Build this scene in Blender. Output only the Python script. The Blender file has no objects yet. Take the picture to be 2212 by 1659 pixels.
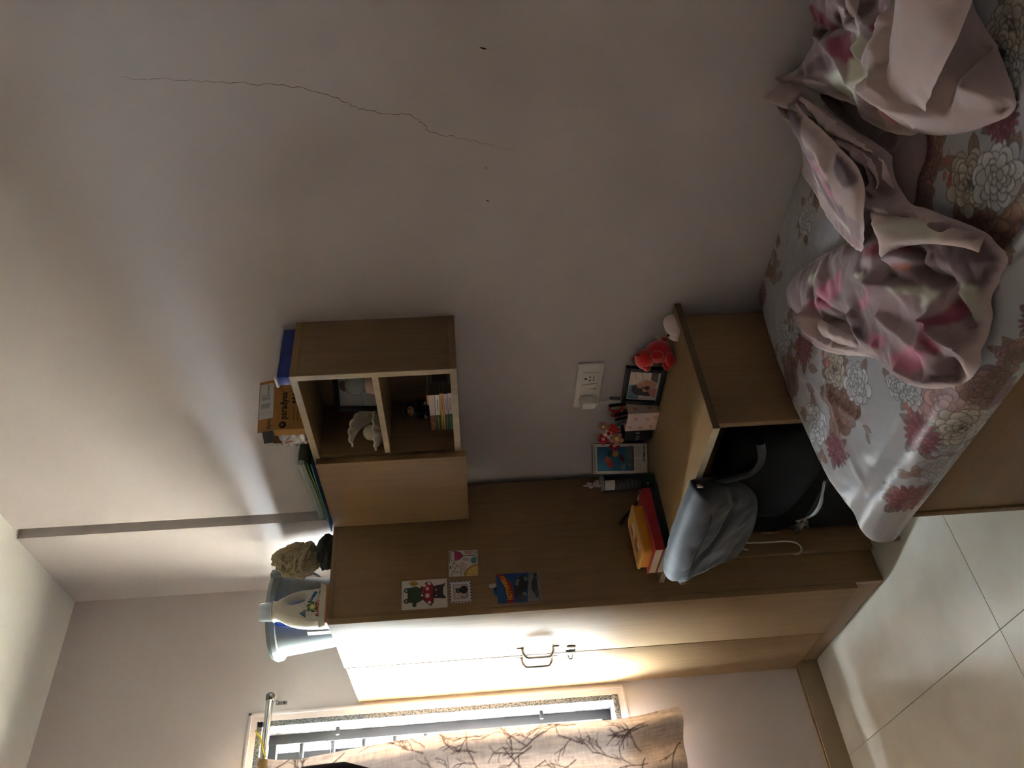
import bpy, bmesh, math, random
import numpy as np
from mathutils import Vector, Matrix
random.seed(7); RNG = np.random.default_rng(7)
S = bpy.context.scene
COL = S.collection
PI = math.pi

# ---------------------------------------------------------------- camera
cam_d = bpy.data.cameras.new('camera'); cam = bpy.data.objects.new('camera', cam_d); COL.objects.link(cam)
F = Vector((-0.76155074, 0.64453815, -0.06790472)); R3 = Vector((0.64781005, 0.76017636, -0.04973966)); U3 = Vector((-0.01956046, 0.08186863, 0.99645116))
# the phone was held upright but the picture is stored on its side: picture right = world down
M = Matrix.Identity(4)
for i, c in enumerate((-U3, R3, -F)):
    for j in range(3): M[j][i] = c[j]
M.translation = Vector((3.0945, -1.5784, 1.3732))
cam.matrix_world = M
cam_d.sensor_fit = 'HORIZONTAL'; cam_d.sensor_width = 36.0; cam_d.lens = 1698.7 * 36.0 / 2212.0
cam_d.clip_start = 0.02
S.camera = cam
# ---------------------------------------------------------------- sky, sun, exposure
S.view_settings.view_transform = 'Standard'; S.view_settings.look = 'None'
S.view_settings.gamma = 1.0; S.view_settings.use_curve_mapping = False
S.view_settings.exposure = 2.15
W = bpy.data.worlds.new('sky'); S.world = W; W.use_nodes = True
nt = W.node_tree; bg = nt.nodes['Background']
bg.inputs['Color'].default_value = (0.80, 0.93, 1.0, 1); bg.inputs['Strength'].default_value = 80.0
sun_d = bpy.data.lights.new('sun', 'SUN'); sun_d.energy = 700.0; sun_d.angle = 0.01; sun_d.color = (1.0, 0.97, 0.92)
sun = bpy.data.objects.new('sun', sun_d); COL.objects.link(sun)
sun.rotation_euler = (math.radians(38), math.radians(28), 0)
por_d = bpy.data.lights.new('window_daylight_portal', 'AREA'); por_d.shape = 'RECTANGLE'; por_d.size = 1.4; por_d.size_y = 1.30
por = bpy.data.objects.new('window_daylight_portal', por_d); COL.objects.link(por)
por.location = (-0.26, -1.22, 1.505); por.rotation_euler = (0, math.radians(-90), 0)
por_d.cycles.is_portal = True

# ---------------------------------------------------------------- helpers
def lin(c):
    c = np.asarray(c, float) / 255.0
    return np.where(c <= 0.04045, c / 12.92, ((c + 0.055) / 1.055) ** 2.4)
def rgba(c): return tuple(float(v) for v in lin(c)) + (1.0,)
def nodes(m):
    m.use_nodes = True
    return m.node_tree, m.node_tree.nodes, m.node_tree.links, m.node_tree.nodes['Principled BSDF']
MATS = {}
def mat(name, c, rough=0.6, spec=0.4, metal=0.0, var=0.06, scale=40.0, bump=0.0, sheen=0.0, coat=0.0, trans=0.0, alpha=1.0):
    """plain painted / plastic / paper surface with a little procedural mottling"""
    if name in MATS: return MATS[name]
    m = bpy.data.materials.new(name); t, n, l, b = nodes(m)
    tc = n.new('ShaderNodeTexCoord'); no = n.new('ShaderNodeTexNoise'); no.inputs['Scale'].default_value = scale; no.inputs['Detail'].default_value = 4
    l.new(tc.outputs['Object'], no.inputs['Vector'])
    mx = n.new('ShaderNodeMix'); mx.data_type = 'RGBA'
    a = lin(c)
    mx.inputs[6].default_value = tuple(a * (1 - var)) + (1,); mx.inputs[7].default_value = tuple(np.clip(a * (1 + var), 0, 1)) + (1,)
    l.new(no.outputs['Fac'], mx.inputs[0]); l.new(mx.outputs[2], b.inputs['Base Color'])
    b.inputs['Roughness'].default_value = rough; b.inputs['Specular IOR Level'].default_value = spec; b.inputs['Metallic'].default_value = metal
    b.inputs['Sheen Weight'].default_value = sheen; b.inputs['Coat Weight'].default_value = coat
    b.inputs['Transmission Weight'].default_value = trans; b.inputs['Alpha'].default_value = alpha
    if bump:
        bp = n.new('ShaderNodeBump'); bp.inputs['Strength'].default_value = bump; bp.inputs['Distance'].default_value = 0.002
        l.new(no.outputs['Fac'], bp.inputs['Height']); l.new(bp.outputs[0], b.inputs['Normal'])
    MATS[name] = m; return m
def wood(name, c, grain=(28, 28, 1.2), rough=0.38, spec=0.5, contrast=0.16):
    if name in MATS: return MATS[name]
    m = bpy.data.materials.new(name); t, n, l, b = nodes(m)
    ge = n.new('ShaderNodeNewGeometry'); mp = n.new('ShaderNodeMapping'); mp.inputs['Scale'].default_value = grain
    l.new(ge.outputs['Position'], mp.inputs['Vector'])
    no = n.new('ShaderNodeTexNoise'); no.inputs['Scale'].default_value = 3.0; no.inputs['Detail'].default_value = 8; no.inputs['Roughness'].default_value = 0.62
    l.new(mp.outputs[0], no.inputs['Vector'])
    cr = n.new('ShaderNodeValToRGB'); a = lin(c)
    cr.color_ramp.elements[0].position = 0.3; cr.color_ramp.elements[0].color = tuple(a * (1 - contrast)) + (1,)
    cr.color_ramp.elements[1].position = 0.72; cr.color_ramp.elements[1].color = tuple(np.clip(a * (1 + contrast * 0.8), 0, 1)) + (1,)
    l.new(no.outputs['Fac'], cr.inputs[0]); l.new(cr.outputs[0], b.inputs['Base Color'])
    rr = n.new('ShaderNodeMapRange'); rr.inputs[3].default_value = rough - 0.05; rr.inputs[4].default_value = rough + 0.08
    l.new(no.outputs['Fac'], rr.inputs[0]); l.new(rr.outputs[0], b.inputs['Roughness'])
    b.inputs['Specular IOR Level'].default_value = spec
    MATS[name] = m; return m
def attr_mat(name, rough=0.6, spec=0.3, sheen=0.0, bump=0.0, bscale=300.0, transl=0.0, coat=0.0):
    """surface whose print comes from the colour attribute 'Col' painted by the script"""
    if name in MATS: return MATS[name]
    m = bpy.data.materials.new(name); t, n, l, b = nodes(m)
    at = n.new('ShaderNodeAttribute'); at.attribute_name = 'Col'
    l.new(at.outputs['Color'], b.inputs['Base Color'])
    b.inputs['Roughness'].default_value = rough; b.inputs['Specular IOR Level'].default_value = spec; b.inputs['Sheen Weight'].default_value = sheen; b.inputs['Coat Weight'].default_value = coat
    if bump:
        tc = n.new('ShaderNodeTexCoord'); no = n.new('ShaderNodeTexNoise'); no.inputs['Scale'].default_value = bscale
        l.new(tc.outputs['Object'], no.inputs['Vector'])
        bp = n.new('ShaderNodeBump'); bp.inputs['Strength'].default_value = bump; bp.inputs['Distance'].default_value = 0.001
        l.new(no.outputs['Fac'], bp.inputs['Height']); l.new(bp.outputs[0], b.inputs['Normal'])
    if transl:
        tr = n.new('ShaderNodeBsdfTranslucent'); l.new(at.outputs['Color'], tr.inputs['Color'])
        ms = n.new('ShaderNodeMixShader'); ms.inputs[0].default_value = transl
        l.new(b.outputs[0], ms.inputs[1]); l.new(tr.outputs[0], ms.inputs[2]); l.new(ms.outputs[0], n['Material Output'].inputs['Surface'])
    MATS[name] = m; return m

class MB:
    """collects shapes (in the owner's local space) that become ONE mesh object"""
    def __init__(s): s.v = []; s.f = []; s.c = None
    def add(s, V, Fc):
        o = len(s.v); s.v += [tuple(map(float, p)) for p in V]; s.f += [tuple(i + o for i in f) for f in Fc]; return s
    def box(s, x0, x1, y0, y1, z0, z1):
        V = [(x, y, z) for x in (x0, x1) for y in (y0, y1) for z in (z0, z1)]
        return s.add(V, [(0, 1, 3, 2), (4, 6, 7, 5), (0, 4, 5, 1), (2, 3, 7, 6), (0, 2, 6, 4), (1, 5, 7, 3)])
    def obox(s, o, ux, uy, uz):
        o, ux, uy, uz = map(Vector, (o, ux, uy, uz))
        V = [o + ux * i + uy * j + uz * k for i in (0, 1) for j in (0, 1) for k in (0, 1)]
        return s.add(V, [(0, 1, 3, 2), (4, 6, 7, 5), (0, 4, 5, 1), (2, 3, 7, 6), (0, 2, 6, 4), (1, 5, 7, 3)])
    def prism(s, pts, z0, z1, fr=None):
        """polygon pts extruded z0..z1; fr = (origin, ex, ey, ez) frame"""
        n = len(pts); o, ex, ey, ez = fr if fr else ((0, 0, 0), (1, 0, 0), (0, 1, 0), (0, 0, 1))
        o, ex, ey, ez = map(Vector, (o, ex, ey, ez))
        V = [o + ex * p[0] + ey * p[1] + ez * z for z in (z0, z1) for p in pts]
        return s.add(V, [tuple(range(n))[::-1], tuple(range(n, 2 * n))] + [(i, (i + 1) % n, n + (i + 1) % n, n + i) for i in range(n)])
    def tube(s, pts, r, seg=10, closed=False, caps=True):
        pts = [Vector(p) for p in pts]; n = len(pts); rs = r if isinstance(r, (list, tuple)) else [r] * n
        V = []; prev = None
        for i, p in enumerate(pts):
            if closed: t = pts[(i + 1) % n] - pts[i - 1]
            else: t = pts[min(i + 1, n - 1)] - pts[max(i - 1, 0)]
            t.normalize()
            if prev is None:
                a = Vector((0, 0, 1)) if abs(t.z) < 0.9 else Vector((1, 0, 0)); x = t.cross(a).normalized()
            else: x = (prev - t * prev.dot(t)).normalized()
            prev = x; y = t.cross(x)
            V += [p + (x * math.cos(2 * PI * k / seg) + y * math.sin(2 * PI * k / seg)) * rs[i] for k in range(seg)]
        Fc = []
        for i in range(n if closed else n - 1):
            j = (i + 1) % n
            Fc += [(i * seg + k, i * seg + (k + 1) % seg, j * seg + (k + 1) % seg, j * seg + k) for k in range(seg)]
        if caps and not closed: Fc += [tuple(range(seg))[::-1], tuple(range((n - 1) * seg, n * seg))]
        return s.add(V, Fc)
    def lathe(s, prof, seg=32, o=(0, 0, 0), sx=1.0, sy=1.0, caps=True):
        V = [(o[0] + r * math.cos(2 * PI * k / seg) * sx, o[1] + r * math.sin(2 * PI * k / seg) * sy, o[2] + z) for r, z in prof for k in range(seg)]
        n = len(prof)
        Fc = [(i * seg + k, i * seg + (k + 1) % seg, (i + 1) * seg + (k + 1) % seg, (i + 1) * seg + k) for i in range(n - 1) for k in range(seg)]
        if caps: Fc += [tuple(range(seg))[::-1], tuple(range((n - 1) * seg, n * seg))]
        return s.add(V, Fc)
    def ell(s, c, r, seg=18, rings=12, rot=None):
        V = []; q = rot if rot is not None else Matrix.Identity(3)
        for i in range(rings + 1):
            a = PI * (i + 0.0) / rings; a = min(max(a, 0.02), PI - 0.02)
            for k in range(seg):
                b = 2 * PI * k / seg
                V.append(Vector(c) + q @ Vector((r[0] * math.sin(a) * math.cos(b), r[1] * math.sin(a) * math.sin(b), r[2] * math.cos(a))))
        Fc = [(i * seg + k, (i + 1) * seg + k, (i + 1) * seg + (k + 1) % seg, i * seg + (k + 1) % seg) for i in range(rings) for k in range(seg)]
        Fc += [tuple(range(seg)), tuple(range(rings * seg, (rings + 1) * seg))[::-1]]
        return s.add(V, Fc)
    def build(s, name, m, parent=None, bevel=0.0, bseg=2, smooth=35, colors=None, recalc=True):
        me = bpy.data.meshes.new(name); me.from_pydata(s.v, [], s.f)
        bm = bmesh.new(); bm.from_mesh(me)
        if recalc: bmesh.ops.recalc_face_normals(bm, faces=bm.faces)
        if bevel:
            es = [e for e in bm.edges if len(e.link_faces) == 2 and e.calc_face_angle(0) > 0.6]
            bmesh.ops.bevel(bm, geom=es, offset=bevel, segments=bseg, affect='EDGES', profile=0.5, clamp_overlap=True)
        if smooth:
            lim = math.radians(smooth)
            for f in bm.faces: f.smooth = True
            for e in bm.edges:
                if len(e.link_faces) == 2 and e.calc_face_angle(0) > lim: e.smooth = False
        bm.to_mesh(me); bm.free()
        if colors is not None:
            at = me.color_attributes.new('Col', 'FLOAT_COLOR', 'POINT')
            c = np.ones((len(me.vertices), 4), np.float32); c[:, :3] = colors; at.data.foreach_set('color', c.ravel())
        me.materials.append(m)
        o = bpy.data.objects.new(name, me); COL.objects.link(o)
        if parent is not None: o.parent = parent
        return o
def grid_mesh(name, P, m, parent=None, colors=None, smooth=True, mask=None):
    """P: (ny,nx,3) numpy positions -> one mesh"""
    ny, nx = P.shape[:2]
    idx = np.arange(ny * nx).reshape(ny, nx)
    q = np.stack([idx[:-1, :-1], idx[:-1, 1:], idx[1:, 1:], idx[1:, :-1]], -1).reshape(-1, 4)
    V = P.reshape(-1, 3); C = None if colors is None else np.asarray(colors).reshape(-1, 3)
    if mask is not None:
        q = q[mask.reshape(-1)]; used = np.unique(q); re = -np.ones(len(V), int); re[used] = np.arange(len(used)); q = re[q]; V = V[used]
        if C is not None: C = C[used]
    return raw_mesh(name, V, q, m, parent, C, smooth)
def raw_mesh(name, V, q, m, parent=None, C=None, smooth=True):
    me = bpy.data.meshes.new(name)
    me.vertices.add(len(V)); me.vertices.foreach_set('co', np.ascontiguousarray(V, np.float32).ravel())
    me.loops.add(len(q) * 4); me.loops.foreach_set('vertex_index', np.ascontiguousarray(q, np.int32).ravel())
    me.polygons.add(len(q)); me.polygons.foreach_set('loop_start', np.arange(0, len(q) * 4, 4, dtype=np.int32))
    me.polygons.foreach_set('use_smooth', np.full(len(q), smooth))
    me.update(calc_edges=True); me.validate()
    if C is not None:
        at = me.color_attributes.new('Col', 'FLOAT_COLOR', 'POINT')
        c = np.ones((len(V), 4), np.float32); c[:, :3] = C; at.data.foreach_set('color', c.ravel())
    me.materials.append(m)
    o = bpy.data.objects.new(name, me); COL.objects.link(o)
    if parent is not None: o.parent = parent
    return o
def tag(o, label, cat, group=None):
    o['label'] = label; o['category'] = cat
    if group: o['group'] = group
    return o
def thing(name, label, cat, loc=(0, 0, 0), rz=0.0, group=None):
    o = bpy.data.objects.new(name, None); COL.objects.link(o); o.empty_display_size = 0.05
    o.location = loc; o.rotation_euler = (0, 0, rz); return tag(o, label, cat, group)
def struct(o, label=None):
    o['kind'] = 'structure'
    if label: o['label'] = label
    return o
def text_part(name, body, size, m, parent, o, ex, ey, ext=0.0006, align='LEFT', sx=1.0, bold=0.0, fit=None):
    """lettering: ex = reading direction, ey = up direction of the letters (local space of parent)"""
    cu = bpy.data.curves.new(name, 'FONT'); cu.body = body; cu.size = size; cu.align_x = align; cu.extrude = ext; cu.resolution_u = 2; cu.offset = bold
    ob = bpy.data.objects.new(name, cu); COL.objects.link(ob); bpy.context.view_layer.update()
    me = bpy.data.meshes.new_from_object(ob.evaluated_get(bpy.context.evaluated_depsgraph_get()))
    bpy.data.objects.remove(ob); bpy.data.curves.remove(cu)
    ex = Vector(ex).normalized(); ey = Vector(ey).normalized(); ez = ex.cross(ey)
    if fit and len(me.vertices):
        w = max(v.co.x for v in me.vertices) - min(v.co.x for v in me.vertices); sx = fit / max(w, 1e-6)
    for v in me.vertices:
        p = v.co.copy(); v.co = Vector(o) + ex * p.x * sx + ey * p.y + ez * p.z
    me.materials.clear(); me.materials.append(m); me.name = name
    q = bpy.data.objects.new(name, me); COL.objects.link(q); q.parent = parent
    return q

class Canvas:
    """small colour raster used to print flat artwork into colour attributes; x right, y up, in metres"""
    def __init__(s, w, h, nx, ny, bg, x0=0.0, y0=0.0):
        s.x0, s.y0, s.w, s.h, s.nx, s.ny = x0, y0, w, h, nx, ny
        s.X, s.Y = np.meshgrid(x0 + np.linspace(0, w, nx), y0 + np.linspace(0, h, ny))
        s.a = np.empty((ny, nx, 3)); s.a[:] = lin(bg); s.px = w / max(nx - 1, 1)
    def win(s, xa, xb, ya, yb):
        i0 = max(int((xa - s.x0) / s.w * (s.nx - 1)) - 1, 0); i1 = min(int((xb - s.x0) / s.w * (s.nx - 1)) + 3, s.nx)
        j0 = max(int((ya - s.y0) / s.h * (s.ny - 1)) - 1, 0); j1 = min(int((yb - s.y0) / s.h * (s.ny - 1)) + 3, s.ny)
        if i1 <= i0 or j1 <= j0: return None
        return (slice(j0, j1), slice(i0, i1))
    def mixin(s, w, m, c): s.a[w] += (lin(c) - s.a[w]) * m[..., None]
    def ell(s, cx, cy, rx, ry, rot, c, ol=None, olw=0.0, c2=None):
        r = max(rx, ry) + olw; w = s.win(cx - r, cx + r, cy - r, cy + r)
        if w is None: return
        dx = s.X[w] - cx; dy = s.Y[w] - cy; co, si = math.cos(rot), math.sin(rot)
        u = (dx * co + dy * si) / rx; v = (-dx * si + dy * co) / ry
        d = (np.sqrt(u * u + v * v) - 1) * min(rx, ry)
        if ol is not None: s.mixin(w, np.clip(0.5 - (d - olw) / s.px, 0, 1), ol)
        k = np.clip(0.5 - d / s.px, 0, 1)
        s.mixin(w, k, c)
        if c2 is not None: s.mixin(w, k * np.clip(0.5 - 0.6 * u, 0, 1) * 0.8, c2)
    def poly(s, pts, c, soft=None):
        pts = np.asarray(pts, float); w = s.win(pts[:, 0].min(), pts[:, 0].max(), pts[:, 1].min(), pts[:, 1].max())
        if w is None: return
        X, Y = s.X[w], s.Y[w]; ins = np.zeros(X.shape, bool); n = len(pts)
        for i in range(n):
            (xa, ya), (xb, yb) = pts[i], pts[(i + 1) % n]
            if ya == yb: continue
            cr = (Y > min(ya, yb)) & (Y <= max(ya, yb)); ins ^= cr & (X < xa + (Y - ya) * (xb - xa) / (yb - ya))
        s.mixin(w, ins.astype(float), c)
    def line(s, pts, wd, c):
        pts = np.asarray(pts, float)
        for (xa, ya), (xb, yb) in zip(pts[:-1], pts[1:]):
            w = s.win(min(xa, xb) - wd, max(xa, xb) + wd, min(ya, yb) - wd, max(ya, yb) + wd)
            if w is None: continue
            X, Y = s.X[w], s.Y[w]; L = max((xb - xa) ** 2 + (yb - ya) ** 2, 1e-12)
            t = np.clip(((X - xa) * (xb - xa) + (Y - ya) * (yb - ya)) / L, 0, 1)
            d = np.hypot(X - xa - t * (xb - xa), Y - ya - t * (yb - ya))
            s.mixin(w, np.clip(0.5 - (d - wd / 2) / s.px, 0, 1), c)
    def panel(s, name, o, ex, ey, m, parent, lift=0.0):
        o, ex, ey = (np.array(q, float) for q in (o, ex, ey)); ez = np.cross(ex, ey)
        P = o + s.X[..., None] * ex + s.Y[..., None] * ey + ez * lift
        return grid_mesh(name, P, m, parent, s.a, smooth=False)
def smooth_path(pts, n=6):
    """Catmull-Rom through pts"""
    pts = [Vector(p) for p in pts]; out = []
    for i in range(len(pts) - 1):
        a, b, c, d = pts[max(i - 1, 0)], pts[i], pts[i + 1], pts[min(i + 2, len(pts) - 1)]
        for k in range(n):
            t = k / n; out.append(0.5 * ((2 * b) + (c - a) * t + (2 * a - 5 * b + 4 * c - d) * t * t + (3 * b - a - 3 * c + d) * t ** 3))
    out.append(pts[-1]); return out
# ================================================================ materials of the room
def plaster(name, c, rough=0.7):
    m = bpy.data.materials.new(name); t, n, l, b = nodes(m)
    tc = n.new('ShaderNodeNewGeometry'); no = n.new('ShaderNodeTexNoise'); no.inputs['Scale'].default_value = 1.6; no.inputs['Detail'].default_value = 6
    l.new(tc.outputs['Position'], no.inputs['Vector'])
    mx = n.new('ShaderNodeMix'); mx.data_type = 'RGBA'; a = lin(c)
    mx.inputs[6].default_value = tuple(a * 0.965) + (1,); mx.inputs[7].default_value = tuple(np.clip(a * 1.035, 0, 1)) + (1,)
    l.new(no.outputs['Fac'], mx.inputs[0]); l.new(mx.outputs[2], b.inputs['Base Color'])
    n2 = n.new('ShaderNodeTexNoise'); n2.inputs['Scale'].default_value = 9; n2.inputs['Detail'].default_value = 8
    l.new(tc.outputs['Position'], n2.inputs['Vector'])
    bp = n.new('ShaderNodeBump'); bp.inputs['Strength'].default_value = 0.25; bp.inputs['Distance'].default_value = 0.004
    l.new(n2.outputs['Fac'], bp.inputs['Height']); l.new(bp.outputs[0], b.inputs['Normal'])
    b.inputs['Roughness'].default_value = rough; b.inputs['Specular IOR Level'].default_value = 0.25
    return m
M_WALL = plaster('plaster_lavender_beige', (200, 190, 186))
M_CEIL = plaster('plaster_ceiling_white', (226, 222, 212))
M_WOOD = wood('beech_laminate_vertical', (134, 103, 68), (26, 26, 1.1))
M_WOODH = wood('beech_laminate_along', (138, 107, 70), (1.1, 26, 26))
M_DOOR = wood('beech_laminate_door', (146, 117, 84), (26, 26, 1.0), rough=0.52, spec=0.25)
M_EDGE_LIT = wood('window_lit_edge_band', (176, 158, 130), (20, 20, 3), rough=0.4)  # front edge strips: window light on them is put into this lighter colour
M_DARK = mat('dark_gap', (38, 28, 20), 0.8, 0.1)
M_STEEL = mat('polished_steel', (205, 205, 205), 0.18, 0.5, metal=1.0, var=0.03)
M_BLACKP = mat('black_plastic', (14, 14, 15), 0.5, 0.3)
M_INK = mat('dark_ink', (30, 26, 26), 0.6, 0.2)
M_WHITEP = mat('white_plastic', (222, 216, 204), 0.35, var=0.02)
M_GRANITE = bpy.data.materials.new('speckled_granite')
t, n, l, b = nodes(M_GRANITE)
tc = n.new('ShaderNodeNewGeometry'); vo = n.new('ShaderNodeTexNoise'); vo.inputs['Scale'].default_value = 170; vo.inputs['Detail'].default_value = 3
l.new(tc.outputs['Position'], vo.inputs['Vector'])
cr = n.new('ShaderNodeValToRGB'); cr.color_ramp.elements[0].position = 0.40; cr.color_ramp.elements[0].color = rgba((28, 29, 32)); cr.color_ramp.elements[1].position = 0.55; cr.color_ramp.elements[1].color = rgba((112, 114, 116))
l.new(vo.outputs['Fac'], cr.inputs[0]); l.new(cr.outputs[0], b.inputs['Base Color']); b.inputs['Roughness'].default_value = 0.4
M_FRAME = mat('grey_painted_steel', (34, 36, 39), 0.6, 0.2)
M_TILE = bpy.data.materials.new('beige_vitrified_tile')
t, n, l, b = nodes(M_TILE)
tc = n.new('ShaderNodeNewGeometry'); no = n.new('ShaderNodeTexNoise'); no.inputs['Scale'].default_value = 5; no.inputs['Detail'].default_value = 9
l.new(tc.outputs['Position'], no.inputs['Vector'])
cr = n.new('ShaderNodeValToRGB'); cr.color_ramp.elements[0].position = 0.3; cr.color_ramp.elements[0].color = rgba((194, 188, 174)); cr.color_ramp.elements[1].position = 0.75; cr.color_ramp.elements[1].color = rgba((214, 209, 197))
l.new(no.outputs['Fac'], cr.inputs[0]); l.new(cr.outputs[0], b.inputs['Base Color']); b.inputs['Roughness'].default_value = 0.34; b.inputs['Specular IOR Level'].default_value = 0.5

# ================================================================ room shell (window wall X=0, back wall Y=0)
H = 2.997; XR = 3.62; YF = -3.2
WY0, WY1, WZ0, WZ1 = -0.56, -1.88, 0.82, 2.19       # window opening
wb = struct(MB().box(-0.25, 0.525, 0, 0.2, -0.1, H + 0.1).box(0.525, 0.556, 0.05, 0.2, -0.1, H + 0.1).box(0.556, XR + 0.2, 0, 0.2, -0.1, H + 0.1).build('wall_back', M_WALL), 'lavender beige plastered wall behind bed and desk, with a thin crack')
struct(MB().prism([(0, 0.001), (0.525, 0.001), (0.525, -0.0205), (0, -0.0205)], 0, H).build('wall_corner', M_WALL), 'shallow plastered pier in the corner behind the wardrobe')
wl = MB()
wl.box(-0.23, 0, WY0, 0.2, -0.1, H + 0.1); wl.box(-0.23, 0, YF - 0.2, WY1, -0.1, H + 0.1)
wl.box(-0.23, 0, WY1, WY0, -0.1, WZ0); wl.box(-0.23, 0, WY1, WY0, WZ1, H + 0.1)
wl = struct(wl.build('wall_left', M_WALL), 'plastered window wall')
struct(MB().box(XR, XR + 0.2, YF - 0.2, 0.2, -0.1, H + 0.1).build('wall_right', M_WALL))
struct(MB().box(-0.25, XR + 0.2, YF - 0.2, YF, -0.1, H + 0.1).build('wall_front', M_WALL))
struct(MB().box(-0.25, XR + 0.2, YF - 0.2, 0.2, H, H + 0.15).build('ceiling', M_CEIL), 'off-white plastered ceiling')
fl = struct(MB().box(-0.25, XR + 0.2, YF - 0.2, 0.2, -0.12, -0.006).build('floor', mat('grout', (120, 108, 92), 0.9)), 'beige vitrified tile floor')
# tiles: joints measured at X = 1.147 and Y = -0.849
def jset(a, p, lo, hi):
    k0 = math.floor((lo - a) / p); js = [lo] + [a + p * k for k in range(k0, k0 + 20) if lo < a + p * k < hi] + [hi]
    return js
xs = jset(1.147, 1.2, 0.0, XR); ys = jset(-0.849, 0.6, YF, 0.0)
for i in range(len(xs) - 1):
    for j in range(len(ys) - 1):
        g_ = 0.0009
        MB().box(xs[i] + g_, xs[i + 1] - g_, ys[j] + g_, ys[j + 1] - g_, -0.010, 0.0).build('tile', M_TILE, fl, bevel=0.0005, bseg=1)
struct(MB().box(0.0, 0.012, YF, -0.495, 0.0, 0.084).build('baseboard_left', mat('baseboard_tile', (158, 140, 116), 0.4), bevel=0.002), 'narrow beige tile skirting under the window')
struct(MB().box(0.0, 0.007, YF, -0.495, 0.084, 0.092).build('trim_2', mat('skirting_mortar', (150, 122, 90), 0.9, bump=0.6), bevel=0.002))
# groove / plaster lip round the window
tr = MB(); a, e = 0.022, 0.012
for (y0, y1, z0, z1) in ((WY0 + a, WY0 + a + e, WZ0 - a, WZ1 + a + e), (WY1 - a - e, WY1 - a, WZ0 - a, WZ1 + a + e), (WY1 - a - e, WY0 + a + e, WZ1 + a, WZ1 + a + e), (WY1 - a - e, WY0 + a + e, WZ0 - a - e, WZ0 - a)):
    tr.box(-0.001, 0.005, min(y0, y1), max(y0, y1), z0, z1)
struct(tr.build('trim_1', M_WALL, bevel=0.002), 'plaster lip round the window')
# cracks and scuffs are part of the wall
def scratch(name, pts, w, y=-0.0004, m=None, parent=None, jit=0.004, n=7):
    p = smooth_path([Vector((x, 0, z)) for x, z in pts], n); mb = MB(); V = []
    for i, q in enumerate(p):
        t = (p[min(i + 1, len(p) - 1)] - p[max(i - 1, 0)]).normalized(); nn = Vector((-t.z, 0, t.x))
        q = q + nn * random.uniform(-jit, jit); ww = w * (0.35 + 0.65 * math.sin(PI * (0.04 + 0.92 * i / (len(p) - 1)))) * random.uniform(0.6, 1.2)
        V += [(q + nn * ww + Vector((0, y, 0))), (q - nn * ww + Vector((0, y, 0)))]
    mb.add(V, [(2 * i, 2 * i + 1, 2 * i + 3, 2 * i + 2) for i in range(len(p) - 1)])
    return mb.build(name, m, parent, smooth=0)
M_CRACK = mat('crack_shadow', (128, 110, 102), 0.9, 0.0)
scratch('crack', [(2.262, 2.03), (2.256, 1.977), (2.252, 1.904), (2.245, 1.83), (2.239, 1.757), (2.232, 1.69), (2.216, 1.627), (2.19, 1.58), (2.173, 1.544), (2.165, 1.50), (2.161, 1.455), (2.14, 1.425), (2.116, 1.407), (2.105, 1.37), (2.096, 1.335), (2.08, 1.28), (2.062, 1.219)], 0.0009, m=M_CRACK, parent=wb, jit=0.003)
for q in ([(2.308, 1.295), (2.304, 1.281)], [(2.018, 1.285), (2.017, 1.282)], [(1.926, 1.283), (1.925, 1.281), (1.922, 1.277)]):
    scratch('nail_hole', q, 0.0016, m=M_DARK, parent=wb, jit=0.0003, n=4)
scratch('scuff', [(1.452, 1.146), (1.448, 1.143), (1.442, 1.139)], 0.003, m=mat('bare_plaster', (214, 204, 196), 0.9), parent=wb, jit=0.001, n=4)

# ---------------------------------------------------------------- window
win = bpy.data.objects.new('window_1', None); COL.objects.link(win); struct(win, 'granite lined window with grey grille behind the curtain')
for nm, bx in (('jamb', (-0.23, -0.001, WY0 - 0.02, WY0 + 0.002, WZ0, WZ1)), ('jamb', (-0.23, -0.001, WY1 - 0.002, WY1 + 0.02, WZ0, WZ1)), ('sill', (-0.24, 0.004, WY1, WY0, WZ0 - 0.002, WZ0 + 0.02)), ('lintel', (-0.23, -0.001, WY1, WY0, WZ1 - 0.02, WZ1 + 0.002))):
    MB().box(*bx).build(nm, M_GRANITE, win, bevel=0.002)
ya, yb = WY0 - 0.02, WY1 + 0.02; za, zb = WZ0 + 0.02, WZ1 - 0.02
def ring(x0, x1, y0, y1, z0, z1, w):
    m_ = MB(); m_.box(x0, x1, y0 - w, y0, z0, z1); m_.box(x0, x1, y1, y1 + w, z0, z1); m_.box(x0, x1, y1 + w, y0 - w, z0, z0 + w); m_.box(x0, x1, y1 + w, y0 - w, z1 - w, z1); return m_
ring(-0.135, -0.105, ya, yb, za, zb, 0.036).build('grille_frame', M_FRAME, win, bevel=0.002)
z = 0.977
while z < 2.1:
    MB().tube([(-0.12, ya - 0.02, z), (-0.12, yb + 0.02, z)], 0.009, 10).build('grille_bar', M_FRAME, win); z += 0.1182
for z in (1.115, 1.899):
    MB().box(-0.075, -0.062, ya - 0.028, ya + 0.004, z - 0.006, z + 0.006).build('grille_anchor', M_FRAME, win)
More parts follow.
